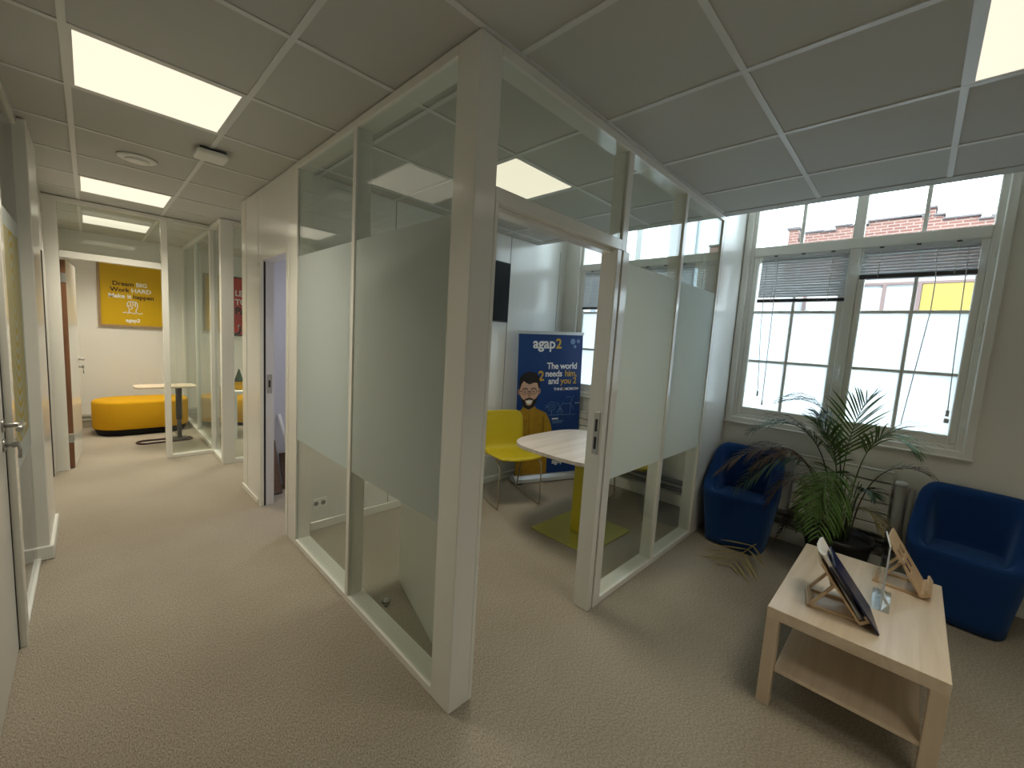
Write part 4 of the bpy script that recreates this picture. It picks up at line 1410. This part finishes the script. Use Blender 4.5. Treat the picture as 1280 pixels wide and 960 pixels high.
PO = thing('framed_poster', 'yellow framed motivational poster in a wooden frame above the ottoman', 'poster', (-0.54, 6.79, 1.83))
px0, px1, pz0, pz1 = -0.885, -0.185, 1.385, 2.275
fr_ = MB()
for a in ((px0, px0+0.03, pz0, pz1), (px1-0.03, px1, pz0, pz1), (px0+0.03, px1-0.03, pz0, pz0+0.03), (px0+0.03, px1-0.03, pz1-0.03, pz1)):
    fr_.box(a[0], a[1], 6.768, 6.80, a[2], a[3], bev=0.003)
obj('frame', fr_, M_frw, PO)
ps_ = obj('print', B(px0+0.03, px1-0.03, 6.780, 6.786, pz0+0.03, pz1-0.03), M_poster, PO)


def pm(x, z):
    return Matrix.Translation(Vector((x, 6.7790, z))-Vector(PO.location)) @ Matrix.Rotation(PI/2, 4, 'X')


pz = lambda f_: pz0+(pz1-pz0)*f_


def ptext(s, x, z, m, al, size=0.078, bold=0.0022):
    o = text('lettering', s, size, m, ps_, pm(x, z), al, bold)
    return o


ps_.matrix_parent_inverse = Matrix.Translation(-Vector(PO.location))
# children of the print live in its own (world-aligned) space
def pm(x, z):
    return Matrix.Translation(Vector((x, 6.7790, z))) @ Matrix.Rotation(PI/2, 4, 'X')


ptext('Dream', -0.515, 1.957, M_ink, 'RIGHT'); ptext('BIG', -0.495, 1.957, M_white, 'LEFT')
ptext('Work', -0.565, 1.873, M_ink, 'RIGHT'); ptext('HARD', -0.545, 1.873, M_white, 'LEFT')
ptext('Make it', -0.545, 1.788, M_white, 'RIGHT'); ptext('happen', -0.530, 1.788, M_ink, 'LEFT')
ptext('agap2', -0.535, 1.462, M_white, 'CENTER', 0.066)


def pstrip(name, lines, wd, m, parent, y, fx):
    mb_ = MB()
    for pts_ in lines:
        for q in strip(pts_, wd):
            mb_.bm.faces.new([mb_.bm.verts.new((fx(p[0]), y, p[1])) for p in q])
    return obj(name, mb_, m, parent, local=True)


cx_, cz_ = -0.535, 1.66
fist = [[(-0.04, -0.07), (-0.035, -0.01), (-0.055, 0.02), (-0.055, 0.06), (-0.04, 0.085), (0.0, 0.09), (0.035, 0.085), (0.05, 0.06), (0.05, 0.0), (0.035, -0.03), (0.035, -0.07)],
        [(-0.055, 0.03), (-0.02, 0.025), (0.0, 0.0), (-0.02, -0.02)], [(-0.02, 0.085), (-0.02, 0.035)], [(0.005, 0.088), (0.005, 0.03)], [(0.028, 0.085), (0.028, 0.02)],
        [(-0.10, -0.075), (-0.075, -0.065), (-0.05, -0.08), (-0.02, -0.065), (0.01, -0.08), (0.04, -0.065), (0.07, -0.08), (0.10, -0.07)]]
pstrip('printed_fist', [[(cx_+a, cz_+b) for a, b in l] for l in fist], 0.010, M_white, ps_, 6.7792, lambda x: x)

# side office seen through the glass at the corridor end
RP = thing('red_poster', 'red poster with white and black capitals in the side office', 'poster', (0.95, 6.79, 1.77))
rp = obj('print', B(0.664, 1.25, 6.785, 6.798, 1.345, 2.26), M_red, RP)
obj('edge_strip', B(0.660, 1.254, 6.780, 6.798, 2.255, 2.275), M_dark, RP)
obj('edge_strip', B(0.660, 1.254, 6.780, 6.798, 1.33, 1.35), M_dark, RP)
rp.matrix_parent_inverse = Matrix.Translation(-Vector(RP.location))
for s, z, m, sz in (('LE', 1.975, M_white, 0.125), ('TOU', 1.835, M_white, 0.125), ('PA', 1.685, M_ink, 0.155)):
    o = text('lettering', s, sz, m, rp, Matrix.Translation(Vector((0.692, 6.784, z))) @ Matrix.Rotation(PI/2, 4, 'X'), 'LEFT', 0.003 if m is M_white else 0.007, 0.9)
pstrip('printed_swirl', [ell(0.70, 1.44, 0.065, 0.075, 14, -PI*0.75, PI*0.35)], 0.03, M_white, rp, 6.784, lambda x: x)

st = thing('side_table', 'white side table in the side office carrying a yellow plant pot', 'table', (0.75, 5.35, 0))
obj('tabletop', B(0.30, 1.20, 5.15, 5.55, 0.615, 0.645, bev=0.003), M_white, st)
for x in (0.33, 1.13):
    for y in (5.17, 5.49):
        obj('leg', B(x, x+0.04, y, y+0.04, 0, 0.615), M_white, st)
pp = thing('small_plant', 'small dark green plant in a yellow pot on the white side table', 'plant', (0.42, 5.30, 0.6455))
obj('pot', MB().lathe([(0.045, 0.0), (0.065, 0.10), (0.068, 0.11), (0.055, 0.11)], (0.42, 5.30, 0.6455), 20), M_must, pp)
obj('foliage', MB().lathe([(0.055, 0.10), (0.05, 0.14), (0.03, 0.20), (0.018, 0.24), (0.008, 0.28)], (0.42, 5.30, 0.6455), 14), M_green2, pp)
pf = thing('pouf', 'round yellow pouf behind the white side table in the side office', 'pouf', (0.68, 6.15, 0))
obj('cushion', MB().lathe([(0.22, 0.05), (0.245, 0.07), (0.25, 0.38), (0.235, 0.42), (0.15, 0.432)], (0.72, 6.15, 0), 36), M_must, pf)
obj('plinth', MB().lathe([(0.20, 0.0), (0.22, 0.05)], (0.72, 6.15, 0), 36), M_black, pf)

# ------------------------------------------------------------------ outdoors
bl = thing('brick_building', 'red brick building across the street with a stepped parapet', 'building', (11.5, 0, -4))
BX = 11.0
par = [(1.40, 4.60), (1.20, 4.60), (1.20, 4.30), (1.06, 4.30), (1.06, 4.48), (0.73, 4.465), (0.49, 4.455), (0.49, 4.545), (0.22, 4.52), (-0.08, 4.50), (-0.08, 4.575), (-0.92, 4.545), (-1.01, 4.545), (-1.01, 4.70), (-1.10, 4.69), (-1.10, 4.54), (-1.23, 4.52), (-1.23, 4.45), (-1.715, 4.44), (-1.715, 4.375), (-1.88, 4.37), (-1.88, 4.41), (-3.2, 4.38), (-3.2, 3.34), (1.40, 3.34)]
obj('brick_wall', MB().prism(par, lambda a, b, d: Vector((BX+d, a, b)), 0, 0.6), M_brick, bl)
M_cop = mat('coping_stone', (0.12, 0.105, 0.11), 0.8)
for (a, za), (b, zb) in zip(par[4:22], par[5:23]):
    if abs(a-b) > 0.05:
        lo = min(a, b)-0.02; hi = max(a, b)+0.02
        zz = max(za, zb)
        obj('coping', B(BX-0.04, BX+0.64, lo, hi, zz, zz+0.035), M_cop, bl)
obj('chimney_cap', B(BX-0.05, BX+0.65, 1.17, 1.44, 4.60, 4.65), M_cop, bl)
obj('lower_wall', B(BX+0.02, BX+0.6, -3.2, 1.40, -4, 3.335), M_render, bl)
for y in (-0.50, 0.25, 0.9, -1.045):
    obj('window_mullion', B(BX-0.03, BX+0.02, y-0.03, y+0.03, 1.0, 3.20), M_pink, bl)
obj('window_lintel', B(BX-0.03, BX+0.02, -2.4, 1.0, 3.20, 3.25), M_pink, bl)
obj('yellow_panel', B(BX-0.02, BX+0.02, -1.95, -1.085, 2.5, 3.195), M_ypan, bl)
nb = thing('slate_building', 'grey clad neighbouring building at the left of the window view', 'building', (6.0, 2.5, -4))
obj('wall', MB().prism([(5.0, 0.46), (9.0, 1.75), (9.0, 3.0), (5.0, 1.6)], lambda a, b, d: Vector((a, b, d)), -4, 5.2), M_slate, nb)
wb2 = thing('white_building', 'white building with tall windows seen through the meeting room glass', 'building', (12, 6, -4))
obj('wall', B(12.0, 13.0, 1.6, 12.0, -4, 4.35), M_render, wb2)
obj('gable', MB().prism([(6.2, 4.35), (12, 4.35), (12, 5.6), (7.4, 5.6)], lambda a, b, d: Vector((d, a, b)), 12.0, 13.0), M_render, wb2)
for y in (2.2, 3.2, 4.2, 5.2, 6.4, 7.4, 8.4, 9.4):
    for z in (0.4, 2.6):
        obj('window', B(11.97, 12.01, y, y+0.55, z, z+1.3), M_slate, wb2)
st_ = struct('street', B(3.5, 20, -14, 16, -4.2, -4.0), M_road)
